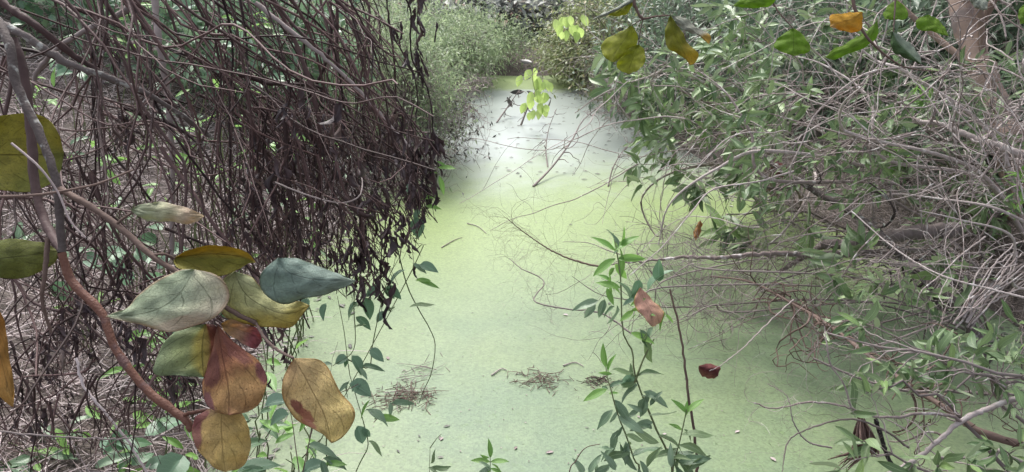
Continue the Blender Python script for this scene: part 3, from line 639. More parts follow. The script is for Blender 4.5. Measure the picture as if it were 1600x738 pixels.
blade(sh, 'large olive-yellow leaf cut by the left edge behind the grey stem', L('olive_yellow_leaf', [(0, (.17, .165, .025)), (.6, (.25, .225, .04)), (1, (.14, .16, .03))], (.5, .6), spots=.6, vein_col=(.09, .07, .015), trans=.35), (-45, 240), (100, 240), [(-30, 195), (20, 177), (69, 182), (94, 211)], [(-30, 285), (0, 297), (53, 300), (92, 276)], [(30, 243), (70, 242)], 1.28, 1.26, bulge=-.02)
blade(sh, 'olive-green leaf at the left edge seen from below', L('olive_underside_leaf', [(0, (.10, .12, .025)), (1, (.17, .18, .045))], spots=.5, trans=.35), (-60, 405), (92, 393), [(-20, 378), (30, 374), (70, 380)], [(-10, 432), (40, 434), (85, 412)], [(0, 404), (50, 398)], 1.2, 1.18)
blade(sh, 'orange-brown leaf tip at the left edge', L('orange_brown_leaf', [(0, (.33, .15, .03)), (1, (.38, .22, .06))], spots=.4), (-15, 470), (21, 637), [(-30, 540), (-10, 610)], [(6, 500), (14, 550), (22, 600)], [(0, 550), (12, 600)], 1.1, 1.08)
blade(sh, 'small pale green leaf with brownish tip', L('pale_small_leaf', [(0, (.29, .34, .23)), (.45, (.40, .40, .27)), (.75, (.46, .36, .27)), (1, (.42, .32, .19))], (0, 1), wob=.18, spots=.35, vein=.3, nveins=3), (203, 328), (320, 338), [(225, 318), (255, 316), (285, 322), (308, 331)], [(216, 338), (238, 347), (265, 346), (292, 351), (306, 347)], [(240, 330), (280, 336)], 1.06, 1.02, bulge=.007)
blade(sh, 'yellow-olive folded leaf above the pale green one', L('yellow_olive_leaf', [(0, (.34, .25, .035)), (.45, (.32, .24, .04)), (.62, (.21, .20, .035)), (1, (.20, .18, .03))], (1, 0), wob=.12, spots=.35, vein=.8, vein_col=(.12, .08, .015), trans=.3), (272, 403), (400, 411), [(294, 391), (327, 384), (357, 385), (387, 395)], [(276, 420), (309, 427), (339, 434), (369, 422), (387, 412)], [(298, 399), (335, 396), (372, 400)], 1.12, 1.10, bulge=-.02)
blade(sh, 'yellowish leaf turning brown at its lower right tip', L('yellowing_leaf', [(0, (.32, .35, .20)), (.45, (.38, .38, .19)), (.7, (.40, .34, .10)), (1, (.28, .21, .04))], (.35, .65), wob=.2, spots=.45, vein=.5, edge=(.2, .12, .03)), (366, 424), (484, 478), [(392, 431), (410, 450), (440, 474), (468, 470)], [(347, 436), (340, 470), (352, 497), (398, 510), (430, 511), (458, 513), (468, 498)], [(385, 460), (425, 485), (455, 490)], 1.10, 1.07, bulge=.012)
blade(sh, 'large pale green leaf with drip tip pointing left', L('pale_green_leaf', [(0, (.30, .36, .24)), (.5, (.34, .39, .28)), (.75, (.40, .40, .29)), (1, (.46, .40, .31))], (1, 0), wob=.22, spots=.55, spot_col=(.10, .09, .06), vein=.4, vein_col=(.12, .15, .08), edge=(.34, .25, .17), blotch=[(.9, .55, .16, (.40, .33, .25)), (.93, .8, .12, (.42, .34, .24))]), (303, 421), (164, 495), [(279, 422), (243, 440), (214, 460), (203, 478)], [(329, 424), (352, 439), (361, 460), (352, 484), (322, 504), (268, 519), (215, 507)], [(282, 456), (250, 482), (205, 493)], 1.07, 1.02, bulge=.008)
blade(sh, 'blue-green leaf with pointed tip to the right', L('blue_green_big_leaf', [(0, (.16, .225, .195)), (.6, (.19, .25, .215)), (1, (.25, .31, .25))], (.2, .8), spots=.25, vein=.35, vein_col=(.09, .13, .11), edge=(.10, .13, .09)), (434, 403), (557, 439), [(460, 403), (490, 414), (528, 427)], [(408, 425), (405, 448), (420, 467), (443, 477), (466, 469), (503, 461), (533, 453)], [(450, 425), (490, 436), (525, 438)], 1.06, 1.04, bulge=.018)
blade(sh, 'pinkish curled leaf half hidden behind the yellow ones', L('pink_leaf', [(0, (.48, .33, .15)), (.5, (.50, .32, .22)), (.72, (.36, .12, .13)), (1, (.30, .10, .11))], (0, 1), wob=.08, spots=.2), (345, 506), (409, 534), [(362, 500), (385, 507), (404, 514)], [(352, 518), (372, 532), (395, 545)], [(370, 514), (392, 522)], 1.10, 1.10, bulge=-.01)
blade(sh, 'green leaf half turned maroon behind the maroon one', L('green_maroon_leaf', [(0, (.18, .23, .13)), (.33, (.21, .24, .10)), (.42, (.30, .26, .06)), (.60, (.27, .19, .05)), (.66, (.17, .05, .025)), (1, (.09, .02, .02))], (1, 0), wob=.06, spots=.4, vein=.4), (322, 506), (318, 590), [(284, 513), (254, 537), (240, 570), (238, 588), (270, 587)], [(340, 512), (356, 536), (352, 575)], [(318, 530), (318, 562)], 1.085, 1.06, bulge=.015)
blade(sh, 'maroon and orange leaf hanging in the middle of the cluster', L('maroon_leaf', [(0, (.14, .05, .03)), (.36, (.20, .075, .045)), (.50, (.31, .15, .07)), (.64, (.42, .26, .11)), (.9, (.34, .20, .09)), (1, (.22, .09, .07))], (.18, .85), wob=.22, spots=.7, spot_col=(.05, .012, .012), vein=.3, vein_col=(.12, .03, .02), blotch=[(.2, .45, .22, (.15, .055, .045)), (.8, .25, .2, (.17, .065, .05)), (.05, .75, .12, (.2, .08, .09)), (.97, .5, .1, (.2, .07, .08))]), (340, 508), (357, 649), [(332, 545), (318, 590), (317, 622), (332, 642)], [(362, 532), (390, 551), (413, 573), (419, 602), (408, 630), (384, 645)], [(347, 560), (357, 610)], 1.055, 1.03, bulge=.022)
blade(sh, 'round orange-yellow leaf lowest in the cluster', L('orange_round_leaf', [(0, (.30, .15, .11)), (.3, (.44, .31, .13)), (.75, (.48, .36, .13)), (1, (.38, .27, .10))], (.5, .6), wob=.25, spots=.6, spot_col=(.08, .03, .02), vein=.35, vein_col=(.2, .13, .03), blotch=[(.0, .45, .2, (.24, .10, .09)), (.05, .3, .15, (.2, .07, .07))]), (347, 630), (352, 738), [(322, 640), (302, 655), (300, 685), (315, 712), (336, 731)], [(378, 645), (390, 674), (392, 704), (378, 731)], [(346, 665), (348, 705)], 1.05, 1.03, bulge=.018)
blade(sh, 'golden yellow leaf with a maroon blotch, apart at the right', L('golden_leaf', [(0, (.46, .31, .17)), (.4, (.50, .38, .18)), (.8, (.50, .40, .16)), (1, (.44, .34, .10))], (.3, .7), wob=.25, spots=.75, spot_col=(.14, .04, .03), vein=.4, vein_col=(.2, .12, .03), edge=(.3, .18, .06), blotch=[(.17, .5, .09, (.16, .04, .035)), (.2, .62, .10, (.30, .12, .08)), (.1, .72, .1, (.42, .2, .14))]), (459, 560), (518, 693), [(444, 585), (438, 612), (446, 636), (466, 659), (488, 670), (508, 681)], [(494, 559), (511, 570), (524, 596), (533, 615), (553, 635), (556, 656), (540, 682)], [(478, 592), (503, 640), (512, 668)], 1.06, 1.03, bulge=.016)

# ================================================================== branch with leaves hanging into the top of the picture
ob = thing('overhanging_branch', 'overhanging twig with yellow-green leaves hanging into the top centre', 'branch', P(1000, -420, 1.7))
stem(ob, [(1000, -420, 1.7), (985, -150, 1.7), (990, -10, 1.7), (995, 15, 1.7), (1005, 29, 1.7), (1024, 26, 1.7), (1048, 24, 1.7)], .005, .0014, M_brown, k=6)
stem(ob, [(1005, 29, 1.7), (1001, 46, 1.7), (997, 70, 1.7)], .0014, .001, M_brown, k=5, name='petiole')
stem(ob, [(1005, 30, 1.7), (997, 34, 1.7), (988, 40, 1.7)], .0014, .001, M_brown, k=5, name='petiole')
LG = dict(trans=.55, vein=.5, vein_col=(.07, .09, .015), spots=.35, spot_col=(.10, .05, .01), nveins=4)
yg = L('lit_yellow_green_leaf', [(0, (.24, .27, .03)), (.6, (.32, .34, .05)), (1, (.26, .27, .04))], (.4, .6), **LG)
gy_ = L('grey_faced_leaf', [(0, (.24, .27, .22)), (1, (.30, .32, .27))], spots=.2, vein=.3, trans=.2, back=(.18, .22, .03))
yo = L('yellow_spotted_leaf', [(0, (.17, .20, .02)), (.5, (.24, .24, .03)), (.8, (.42, .30, .03)), (1, (.38, .2, .03))], (.1, .8), wob=.2, trans=.5, spots=.7, spot_col=(.16, .06, .01), vein=.5, vein_col=(.1, .09, .02))
blade(ob, 'broad yellow-green leaf on the left', yg, (988, 40), (955, 97), [(970, 49), (944, 63), (941, 76), (944, 90)], [(994, 48), (996, 69), (985, 80), (967, 94)], [(977, 60), (963, 80)], 1.7, 1.67, bulge=.012)
blade(ob, 'darker overlapping yellow-green leaf', yg, (998, 70), (982, 116), [(985, 75), (970, 90), (962, 103), (970, 111)], [(1006, 76), (1009, 92), (1006, 102), (998, 110)], [(992, 85), (985, 102)], 1.69, 1.66, bulge=-.012)
blade(ob, 'grey-topped leaf at the upper left', gy_, (992, -4), (926, 30), [(975, 4), (958, 14), (942, 21)], [(986, 5), (968, 15), (946, 25)], [(975, 8), (950, 20)], 1.7, 1.64, bulge=.01)
blade(ob, 'green underside below the grey-topped leaf', yg, (990, -2), (944, 24), [(970, 10), (955, 18)], [(986, 12), (979, 23), (960, 25)], [(976, 12), (958, 21)], 1.71, 1.68)
blade(ob, 'yellow-green leaf with orange tip', yo, (1048, 24), (1078, 102), [(1040, 45), (1040, 70), (1055, 82), (1069, 91)], [(1060, 42), (1076, 69), (1090, 82), (1092, 90), (1087, 99)], [(1052, 50), (1066, 78)], 1.7, 1.68, bulge=.015)
blade(ob, 'grey folded leaf with a yellow tip', L('grey_yellow_tip_leaf', [(0, (.26, .28, .23)), (.7, (.29, .29, .24)), (.8, (.33, .22, .04)), (1, (.4, .24, .03))], (0, 1), wob=.05, spots=.3, vein=.3), (1049, 24), (1108, 70), [(1068, 27), (1088, 42), (1110, 54)], [(1060, 40), (1075, 51), (1092, 56)], [(1068, 38), (1090, 50)], 1.7, 1.66, bulge=.006)
o2 = thing('overhanging_branch', 'overhanging dark twig with green leaves and one orange leaf at the top right', 'branch', P(1330, -420, 1.7))
stem(o2, [(1330, -420, 1.7), (1325, -120, 1.7), (1333, 0, 1.7), (1341, 23, 1.7), (1350, 52, 1.7), (1376, 80, 1.72), (1413, 105, 1.75), (1465, 112, 1.8)], .005, .0012, M_brown, k=6)
stem(o2, [(1400, -300, 1.75), (1399, -60, 1.75), (1399, 0, 1.75), (1397, 30, 1.75), (1396, 50, 1.75)], .003, .001, M_brown, k=5)
stem(o2, [(1195, -200, 1.72), (1205, -20, 1.72), (1213, 13, 1.72), (1226, 30, 1.72), (1239, 44, 1.72)], .0025, .001, M_brown, k=5)
gg = L('lit_green_leaf', [(0, (.15, .26, .03)), (.6, (.2, .32, .045)), (1, (.17, .27, .035))], (.4, .6), trans=.55, vein=.5, vein_col=(.06, .09, .015), spots=.15, nveins=4)
dk = L('dark_grey_green_leaf', [(0, (.06, .12, .04)), (.45, (.08, .14, .06)), (.6, (.18, .23, .17)), (1, (.21, .25, .2))], (1, 0), wob=.06, spots=.1, vein=.3)
orl = L('orange_leaf', [(0, (.50, .30, .03)), (.8, (.52, .30, .04)), (1, (.5, .36, .22))], (.1, .9), wob=.15, trans=.4, spots=.5, spot_col=(.2, .08, .01), vein=.45, vein_col=(.25, .12, .02))
blade(o2, 'round green leaf hanging at the left', gg, (1239, 44), (1241, 88), [(1218, 57), (1208, 72), (1220, 82)], [(1255, 55), (1268, 77), (1256, 84)], [(1240, 60), (1240, 75)], 1.72, 1.7, bulge=.012)
blade(o2, 'orange leaf', orl, (1348, 19), (1297, 42), [(1330, 20), (1312, 22), (1297, 24)], [(1347, 44), (1331, 52), (1312, 48)], [(1332, 30), (1312, 36)], 1.68, 1.66)
blade(o2, 'long green leaf below the orange one', gg, (1371, 33), (1289, 90), [(1345, 54), (1318, 70), (1300, 80)], [(1371, 56), (1353, 74), (1327, 84), (1305, 93)], [(1350, 62), (1318, 79)], 1.74, 1.7, bulge=.012)
blade(o2, 'green leaf cut by the top edge', gg, (1400, 0), (1382, 30), [(1388, 8), (1380, 22)], [(1414, 10), (1419, 28), (1402, 31)], [(1398, 14), (1392, 24)], 1.78, 1.74)
blade(o2, 'green leaf with curled tip on the right', gg, (1450, 23), (1482, 57), [(1434, 29), (1432, 46), (1456, 49)], [(1464, 30), (1476, 42)], [(1454, 35), (1468, 46)], 1.78, 1.75, bulge=.012)
blade(o2, 'dark grey-green folded leaf', dk, (1395, 50), (1440, 101), [(1391, 62), (1396, 82), (1416, 91)], [(1409, 57), (1427, 74), (1438, 88)], [(1402, 66), (1420, 84)], 1.75, 1.72, bulge=.02)
blade(o2, 'green leaf in the top edge at the left', gg, (1212, -14), (1145, 10), [(1190, -12), (1160, -4)], [(1208, 8), (1180, 13), (1160, 12)], [(1190, 0), (1165, 5)], 1.7, 1.68)
blade(o2, 'grey leaf in the top edge at the right', gy_, (1515, -12), (1543, 16), [(1515, 0), (1526, 14)], [(1535, -8), (1543, 4)], [(1525, 0), (1535, 9)], 1.8, 1.78)
blade(o2, 'green leaf at the right edge', gg, (1612, 5), (1594, 38), [(1598, 8), (1591, 22)], [(1618, 18), (1608, 34)], [(1605, 16), (1598, 28)], 1.8, 1.78)
for l_, r_ in ((1399, 50), ):
    pass

# ================================================================== plants rising from the near bank, in front of the water
def plant(name, label, stems, leaves, fam, mat, r=.003, cat='plant', base=None, up=(0, -.5, 1)):
    """stems: pixel paths from the root up; leaves: (px, py, d, angle in the picture (deg, 0 = right, 90 = up), length in px, family or None)"""
    root = P(*stems[0][0]) if base is None else base
    g = A(root[0], root[1], max(float(ground(root[0], root[1])), -.05))
    t = thing(name, label, cat, g)
    for i, s in enumerate(stems):
        pts = np.array([P(*p) for p in s])
        if i == 0 or base is not None and s[0][1] > 735: pts = np.vstack([[g + A(.03 * i, 0, 0)], pts])
        q = cr(pts, 24); MB().tubes(q, np.linspace(r, r * .5, 24)[None] * (1 + .06 * nr.normal(size=24)), 6).build('stem', mat, t)
    for lf in leaves:
        px, py, d, an, Lp = lf[:5]; fm = lf[5] if len(lf) > 5 and lf[5] else fam
        a = R(an); dv = math.cos(a) * RT + math.sin(a) * UPV + rng.uniform(-.35, .15) * FWD
        upv = A(*up) + nr.normal(size=3) * .35
        inst('leaf', rng.choice(fm)[1], t, mats(P(px, py, d), nrm(dv), upv, Lp * d / F * rng.uniform(.8, 1.0))[0])
        if rng.random() < .55:
            dv = dv * .5 + nr.normal(size=3) * .6 + A(0, 0, -.2)
            inst('leaf', rng.choice(fm)[1], t, mats(P(px + rng.gauss(0, 4), py + rng.gauss(4, 5), d), nrm(dv), A(*up) + nr.normal(size=3) * .5, Lp * d / F * rng.uniform(.4, .7))[0])
    return t
plant('tall_sapling', 'tall slender sapling with bright green top leaves in front of the bare fallen branch', [[(1052, 745, 2.45), (1025, 670, 2.45), (1005, 622, 2.45), (991, 581, 2.45), (988, 549, 2.45), (973, 517, 2.45), (970, 440, 2.47), (964, 395, 2.48), (958, 365, 2.5)],
      [(991, 600, 2.45), (1006, 560, 2.43), (1022, 530, 2.42)]],
      [(960, 392, 2.48, 35, 48, FRESH), (962, 392, 2.5, 145, 52, FRESH), (964, 405, 2.5, 5, 58, FRESH), (962, 404, 2.48, 215, 50, FRESH), (968, 390, 2.5, 75, 46, FRESH), (966, 388, 2.46, 100, 40, BLUE), (972, 398, 2.5, 265, 36, FRESH),
       (955, 440, 2.46, 145, 26, FRESH), (970, 450, 2.46, 165, 46, FRESH), (955, 445, 2.45, 320, 24, FRESH), (948, 450, 2.5, 290, 30, FRESH), (935, 470, 2.5, 195, 45, BLUE), (945, 468, 2.5, 250, 34, BLUE), (965, 478, 2.5, 260, 38, BLUE), (998, 442, 2.5, 250, 30, HEART), (1016, 448, 2.5, 60, 46, HEART), (1030, 435, 2.5, 100, 30, HEART),
       (982, 462, 2.45, 110, 30, HEART), (985, 478, 2.4, 30, 30, FRESH), (990, 485, 2.4, 215, 30, FRESH), (1000, 480, 2.4, 340, 36, FRESH), (1040, 488, 2.42, 250, 34, FRESH), (1000, 515, 2.42, 300, 44, BLUE), (985, 520, 2.42, 340, 42, FRESH), (1020, 512, 2.44, 240, 36, BLUE), (1006, 530, 2.42, 285, 46, LANCE),
       (990, 582, 2.44, 170, 40, LANCE), (992, 590, 2.44, 20, 45, LANCE), (998, 600, 2.44, 215, 42, BLUE), (1006, 612, 2.43, 340, 50, BLUE), (1008, 620, 2.42, 265, 45, BLUE), (995, 596, 2.45, 190, 50, LANCE), (1013, 650, 2.42, 10, 50, LANCE), (1020, 660, 2.42, 195, 42, BLUE), (1028, 680, 2.4, 350, 56, LANCE), (1030, 690, 2.4, 160, 52, LANCE), (1040, 700, 2.4, 300, 46, LANCE), (1045, 715, 2.4, 20, 50, BLUE), (985, 586, 2.45, 240, 30, HEART), (1000, 640, 2.42, 210, 40, BLUE), (1016, 634, 2.42, 60, 30, BLUE)], FRESH, M_green_stem, .0035)
plant('leafy_shoot', 'leafy shoot with drooping blue-green leaves at the left of the tall sapling', [[(1000, 748, 2.35), (991, 719, 2.35), (978, 680, 2.35), (969, 658, 2.35), (960, 630, 2.35), (955, 610, 2.35), (949, 590, 2.36), (946, 568, 2.37)]],
      [(947, 575, 2.36, 100, 44, FRESH), (950, 582, 2.36, 80, 34, FRESH), (949, 608, 2.35, 205, 46, FRESH), (952, 605, 2.35, 30, 34, BLUE), (960, 625, 2.34, 310, 48, BLUE), (958, 640, 2.34, 225, 48, BLUE), (966, 650, 2.34, 330, 50, BLUE), (966, 672, 2.34, 250, 54, BLUE), (976, 680, 2.33, 350, 40, LANCE), (978, 690, 2.33, 270, 48, BLUE), (985, 705, 2.32, 200, 50, LANCE), (988, 712, 2.32, 20, 54, BLUE), (995, 735, 2.32, 130, 50, BLUE), (962, 735, 2.3, 120, 44, BLUE), (1010, 730, 2.3, 60, 46, LANCE), (1000, 720, 2.3, 300, 40, BLUE), (960, 700, 2.3, 210, 36, BLUE)], BLUE, M_green_stem, .003)
plant('leafy_shoot', 'short fresh green shoot beside the bare brown stick', [[(1050, 750, 2.4), (1054, 719, 2.4), (1062, 690, 2.4), (1070, 654, 2.4), (1073, 640, 2.4)]],
      [(1072, 645, 2.4, 130, 38, FRESH), (1073, 645, 2.4, 40, 36, FRESH), (1072, 650, 2.4, 85, 26, FRESH), (1066, 672, 2.4, 150, 30, FRESH), (1065, 680, 2.4, 10, 60, LANCE), (1060, 695, 2.4, 345, 56, LANCE), (1058, 700, 2.4, 200, 46, LANCE), (1056, 718, 2.38, 320, 60, LANCE), (1060, 722, 2.38, 15, 56, BLUE), (1075, 735, 2.36, 30, 55, LANCE), (1050, 730, 2.36, 100, 40, BLUE)], LANCE, M_green_stem, .0028)
t = tag(MB().tubes(px_path([(1092, 790, 2.5), (1090, 738, 2.5), (1086, 690, 2.5), (1074, 602, 2.5), (1063, 520, 2.52), (1046, 452, 2.55)], 40) + nr.normal(size=(40, 3)) * .0012, np.linspace(.0055, .003, 40)[None], 7).build('dead_stick', M_brown), 'bare reddish-brown stick standing upright beside the sapling', 'stick')
plant('bottom_sprout', 'small sprout with pointed leaves at the bottom centre edge', [[(766, 760, 2.62), (766, 735, 2.62), (766, 712, 2.62)]], [(766, 716, 2.62, 90, 30, FRESH), (766, 722, 2.62, 170, 32, FRESH), (766, 722, 2.62, 10, 34, FRESH), (766, 732, 2.6, 200, 26, BLUE), (766, 732, 2.6, 340, 28, FRESH), (766, 735, 2.6, 130, 24, BLUE)], FRESH, M_green_stem, .002)
plant('bottom_sprout', 'low arching sprout at the bottom edge left of the leafy shoot', [[(888, 752, 2.4), (900, 720, 2.4), (915, 700, 2.4), (938, 694, 2.4)]], [(920, 740, 2.4, 60, 40, BLUE), (912, 740, 2.4, 120, 34, BLUE), (930, 738, 2.4, 20, 36, BLUE)], BLUE, M_brown, .0022)
plant('bottom_sprout', 'thin grass-like sprout at the bottom between vine and open water', [[(671, 760, 2.6), (671, 735, 2.6), (672, 700, 2.6)], [(672, 700, 2.6), (682, 686, 2.6), (690, 678, 2.6)]], [(673, 732, 2.6, 5, 36, LANCE), (672, 725, 2.6, 60, 26, LANCE)], LANCE, M_green_stem, .0016)
# heart-leaved creeper at the left edge of the water
plant('heart_leaved_creeper', 'creeper with heart-shaped leaves climbing along the left water edge', [[(556, 760, 2.35), (562, 725, 2.35), (575, 698, 2.35), (570, 668, 2.35), (558, 625, 2.35), (546, 583, 2.35), (538, 520, 2.37), (527, 463, 2.4)],
      [(620, 385, 2.4), (636, 446, 2.4), (655, 485, 2.4), (671, 513, 2.4), (680, 540, 2.42), (674, 583, 2.45), (662, 610, 2.48), (655, 630, 2.52)], [(540, 560, 2.36), (575, 575, 2.36), (582, 540, 2.36), (590, 500, 2.36), (605, 440, 2.38), (625, 400, 2.4)], [(555, 430, 2.35), (553, 480, 2.35), (553, 545, 2.35), (520, 572, 2.35)]],
      [(645, 412, 2.38, 330, 34, BLUE), (628, 425, 2.38, 210, 34, HEART), (660, 415, 2.38, 350, 28, HEART), (655, 440, 2.38, 345, 36, FRESH), (606, 452, 2.38, 330, 34, HEART), (618, 480, 2.38, 200, 26, LANCE), (640, 480, 2.38, 10, 40, LANCE), (600, 490, 2.36, 220, 22, HEART), (556, 476, 2.35, 235, 34, HEART), (570, 470, 2.35, 290, 34, HEART), (560, 498, 2.35, 330, 28, HEART), (552, 512, 2.35, 20, 30, LANCE),
       (540, 560, 2.35, 200, 24, HEART), (553, 560, 2.35, 310, 36, HEART), (566, 572, 2.35, 5, 40, BLUE), (582, 548, 2.35, 320, 28, HEART), (546, 595, 2.34, 240, 36, BLUE), (552, 602, 2.34, 335, 42, HEART), (578, 625, 2.34, 240, 34, FRESH), (572, 640, 2.34, 340, 46, BLUE), (590, 650, 2.34, 350, 36, FRESH), (612, 630, 2.34, 5, 42, BLUE), (560, 670, 2.34, 290, 34, HEART), (575, 690, 2.34, 340, 36, LANCE), (482, 694, 2.3, 350, 54, BLUE), (505, 716, 2.3, 340, 52, BLUE), (508, 725, 2.3, 5, 40, FRESH), (480, 735, 2.3, 30, 40, HEART),
       (590, 450, 2.36, 210, 26, HEART), (570, 440, 2.36, 160, 22, FRESH), (520, 570, 2.3, 170, 26, BLUE), (505, 450, 2.3, 60, 28, FRESH), (480, 470, 2.3, 250, 26, HEART), (508, 478, 2.3, 250, 24, HEART), (495, 590, 2.3, 200, 24, HEART)], HEART, M_green_stem, .002)
plant('heart_leaved_creeper', 'short creeper with glossy green leaves on the right edge of the dead vine curtain', [[(640, 430, 2.42), (648, 390, 2.42), (656, 350, 2.42), (668, 318, 2.42), (678, 290, 2.42), (684, 255, 2.42)]],
      [(682, 252, 2.42, 330, 26, FRESH), (684, 262, 2.42, 0, 34, FRESH), (686, 275, 2.42, 285, 32, FRESH), (660, 312, 2.42, 20, 30, FRESH), (665, 322, 2.42, 350, 34, FRESH), (655, 330, 2.42, 230, 24, HEART), (650, 345, 2.42, 280, 34, HEART), (640, 300, 2.42, 100, 20, HEART)], FRESH, M_green_stem, .0016, base=on_ground(-.9, 2.5))
plant('yellow_herb', 'low herb with a few leaves under the golden leaf at the bottom left', [[(470, 760, 2.2), (462, 700, 2.2), (455, 650, 2.2), (440, 590, 2.2)], [(470, 750, 2.2), (500, 640, 2.2), (560, 600, 2.2)]], [(420, 632, 2.1, 20, 44, HEART), (446, 650, 2.15, 200, 40, HEART), (462, 640, 2.15, 60, 30, BLUE), (380, 735, 2.1, 20, 60, HEART), (415, 735, 2.1, 170, 40, BLUE)], HEART, M_brown, .002)

# curled leaves caught on twigs
def stray(name, label, mat, *a, **k):
    o = loft(*a, **k).build(name, mat); md = o.modifiers.new('thickness', 'SOLIDIFY'); md.thickness = .0008
    sb = o.modifiers.new('smooth', 'SUBSURF'); sb.levels = 1; sb.render_levels = 1; return tag(o, label, 'leaf')
pk = L('pink_brown_leaf', [(0, (.48, .28, .21)), (.5, (.56, .34, .27)), (1, (.46, .30, .18))], (.5, .5), wob=.2, spots=.4, vein=.4, edge=(.4, .33, .06))
stray('dead_leaf', 'dry pinkish-brown folded leaf caught on the tall sapling', pk, (1001, 449), (1019, 511), [(992, 462), (990, 474), (1003, 494)], [(1012, 460), (1024, 473), (1038, 486), (1034, 503)], [(1005, 466), (1017, 488)], 2.4, 2.38, bulge=.004, twist=.035)
mr = L('maroon_curled_leaf', [(0, (.18, .06, .055)), (.5, (.13, .035, .04)), (1, (.24, .12, .10))], (1, 0), wob=.1, spots=.2)
stray('dead_leaf', 'maroon curled leaf hanging over the green water on a thin twig', mr, (1122, 588), (1092, 572), [(1126, 574), (1110, 568), (1098, 569)], [(1116, 592), (1100, 590), (1093, 582)], [(1116, 578), (1103, 578)], 2.9, 2.86, bulge=.05)
liana('thin pale twig carrying the maroon curled leaf over the water', [(1240, 468, 3.4), (1200, 505, 3.2), (1160, 545, 3.0), (1124, 572, 2.88), (1108, 580, 2.86)], .003, .0012, M_grey, name='twig', cat='twig')
stray('dead_leaf', 'orange-brown narrow leaf hanging above the fallen branch', L('orange_brown_narrow', [(0, (.30, .15, .05)), (1, (.36, .19, .08))], spots=.3), (1094, 344), (1086, 376), [(1087, 354), (1084, 368)], [(1097, 354), (1093, 368)], [(1091, 355), (1088, 366)], 4.4, 4.38)
stray('dead_leaf', 'reddish-brown dead leaf lodged in the shadow under the right shrub', mr, (1205, 255), (1232, 272), [(1212, 252), (1226, 258)], [(1206, 268), (1220, 278)], [(1214, 262), (1224, 268)], 5.2, 5.15, bulge=.03)

# ================================================================== right side: limbs, twigs, leafy shrubs
def limb(label, pts, r0, r1, mat, base=None, n=60, k=9, name='fallen_branch', cat='branch', ntw=0, twL=.3, knots=0.0):
    pts_w = np.array([P(*p) for p in pts])
    if base is not None: pts_w = np.vstack([[A(*base)], pts_w])
    t = thing(name, label, cat, pts_w[0])
    q = cr(pts_w, n) + nr.normal(size=(n, 3)) * r0 * .18
    rr = np.linspace(r0, r1, n) * (1 + .10 * nr.normal(size=n)) + knots * r0 * (nr.random(n) < .1)
    MB().tubes(q, rr[None], k).build('stem', mat, t)
    if ntw:
        s0 = q[nr.integers(n // 6, n, ntw)]; tg = nrm(np.gradient(q, axis=0))[nr.integers(0, n, ntw)]
        tw = wander(s0, rdir(ntw) * .8 + tg * .5, nr.uniform(.3, 1.1, ntw) * twL, 10, .2, .0)
        b = MB(); b.tubes(tw, np.linspace(1, .4, 10)[None] * nr.uniform(r1 * .25, r1 * .5, ntw)[:, None], 3)
        m2 = ntw * 3; s1 = tw[nr.integers(0, ntw, m2), nr.integers(2, 10, m2)]
        b.tubes(wander(s1, rdir(m2) * .9, nr.uniform(.2, .6, m2) * twL, 7, .25, 0), np.linspace(r1 * .22, r1 * .1, 7)[None], 3)
        b.build('twigs', mat, t, kind='stuff')
    return t, q
limb('long pale fallen branch lying level over the water from the right bank', [(1272, 398, 4.6), (1240, 397, 4.5), (1190, 396, 4.45), (1120, 403, 4.4), (1060, 403, 4.4), (1000, 409, 4.4), (945, 416, 4.5)], .021, .003, M_pale, base=on_ground(3.0, 5.1), ntw=40, twL=.45)
limb('short dark stub dipping into the water under the pale fallen branch', [(1290, 380, 5.2), (1262, 398, 5.0), (1240, 410, 4.95), (1218, 426, 4.95)], .022, .012, M_grey)
limb('reddish bare branch fanning over the water at the left end of the fallen log', [(940, 418, 4.9), (900, 408, 4.9), (868, 395, 4.9), (840, 378, 4.9), (812, 358, 4.9), (790, 340, 4.9)], .007, .002, M_brown, ntw=40, twL=.4)
limb('bare grey branch with curled tips reaching left over the duckweed', [(985, 520, 4.0), (940, 490, 4.1), (880, 482, 4.1), (835, 470, 4.15), (850, 440, 4.3), (815, 420, 4.4), (796, 404, 4.5)], .005, .002, M_grey, ntw=26, twL=.3)
limb('thin bare branch arching left above the fallen log', [(1000, 404, 4.7), (960, 395, 4.7), (920, 380, 4.8), (880, 378, 4.8)], .004, .0015, M_grey, ntw=10, twL=.3)
limb('grey lichened limb leaning down across the tangle to the water', [(1180, 232, 5.2), (1215, 262, 5.0), (1262, 292, 4.8), (1310, 318, 4.6), (1355, 350, 4.45), (1400, 392, 4.3), (1450, 440, 4.15), (1500, 485, 4.05), (1540, 560, 4.0)], .014, .030, M_lichen, ntw=14, twL=.5, knots=.2)
limb('pale smooth limb crossing the tangle towards the right edge', [(1385, 165, 4.8), (1430, 188, 4.7), (1470, 195, 4.6), (1520, 215, 4.5), (1560, 228, 4.4), (1640, 260, 4.3)], .010, .024, M_pale, ntw=10, twL=.5)
limb('thick grey log lying at the water edge below the tangle', [(1290, 382, 5.0), (1330, 380, 4.9), (1380, 372, 4.8), (1440, 362, 4.8), (1500, 360, 4.8)], .030, .045, M_grey, ntw=0)
limb('long reddish-brown branch slanting down to the lower right corner', [(1110, 432, 4.6), (1170, 440, 4.4), (1230, 470, 4.1), (1290, 505, 3.8), (1350, 550, 3.5), (1410, 595, 3.3), (1480, 640, 3.1), (1540, 678, 3.0), (1640, 705, 2.9)], .005, .015, M_brown, ntw=30, twL=.4)
limb('whitish forked branch sweeping up from the bottom edge to the right', [(1385, 742, 2.7), (1430, 718, 2.7), (1465, 690, 2.7), (1500, 660, 2.72), (1545, 638, 2.75), (1610, 615, 2.8)], .007, .010, M_pale, ntw=10, twL=.25)
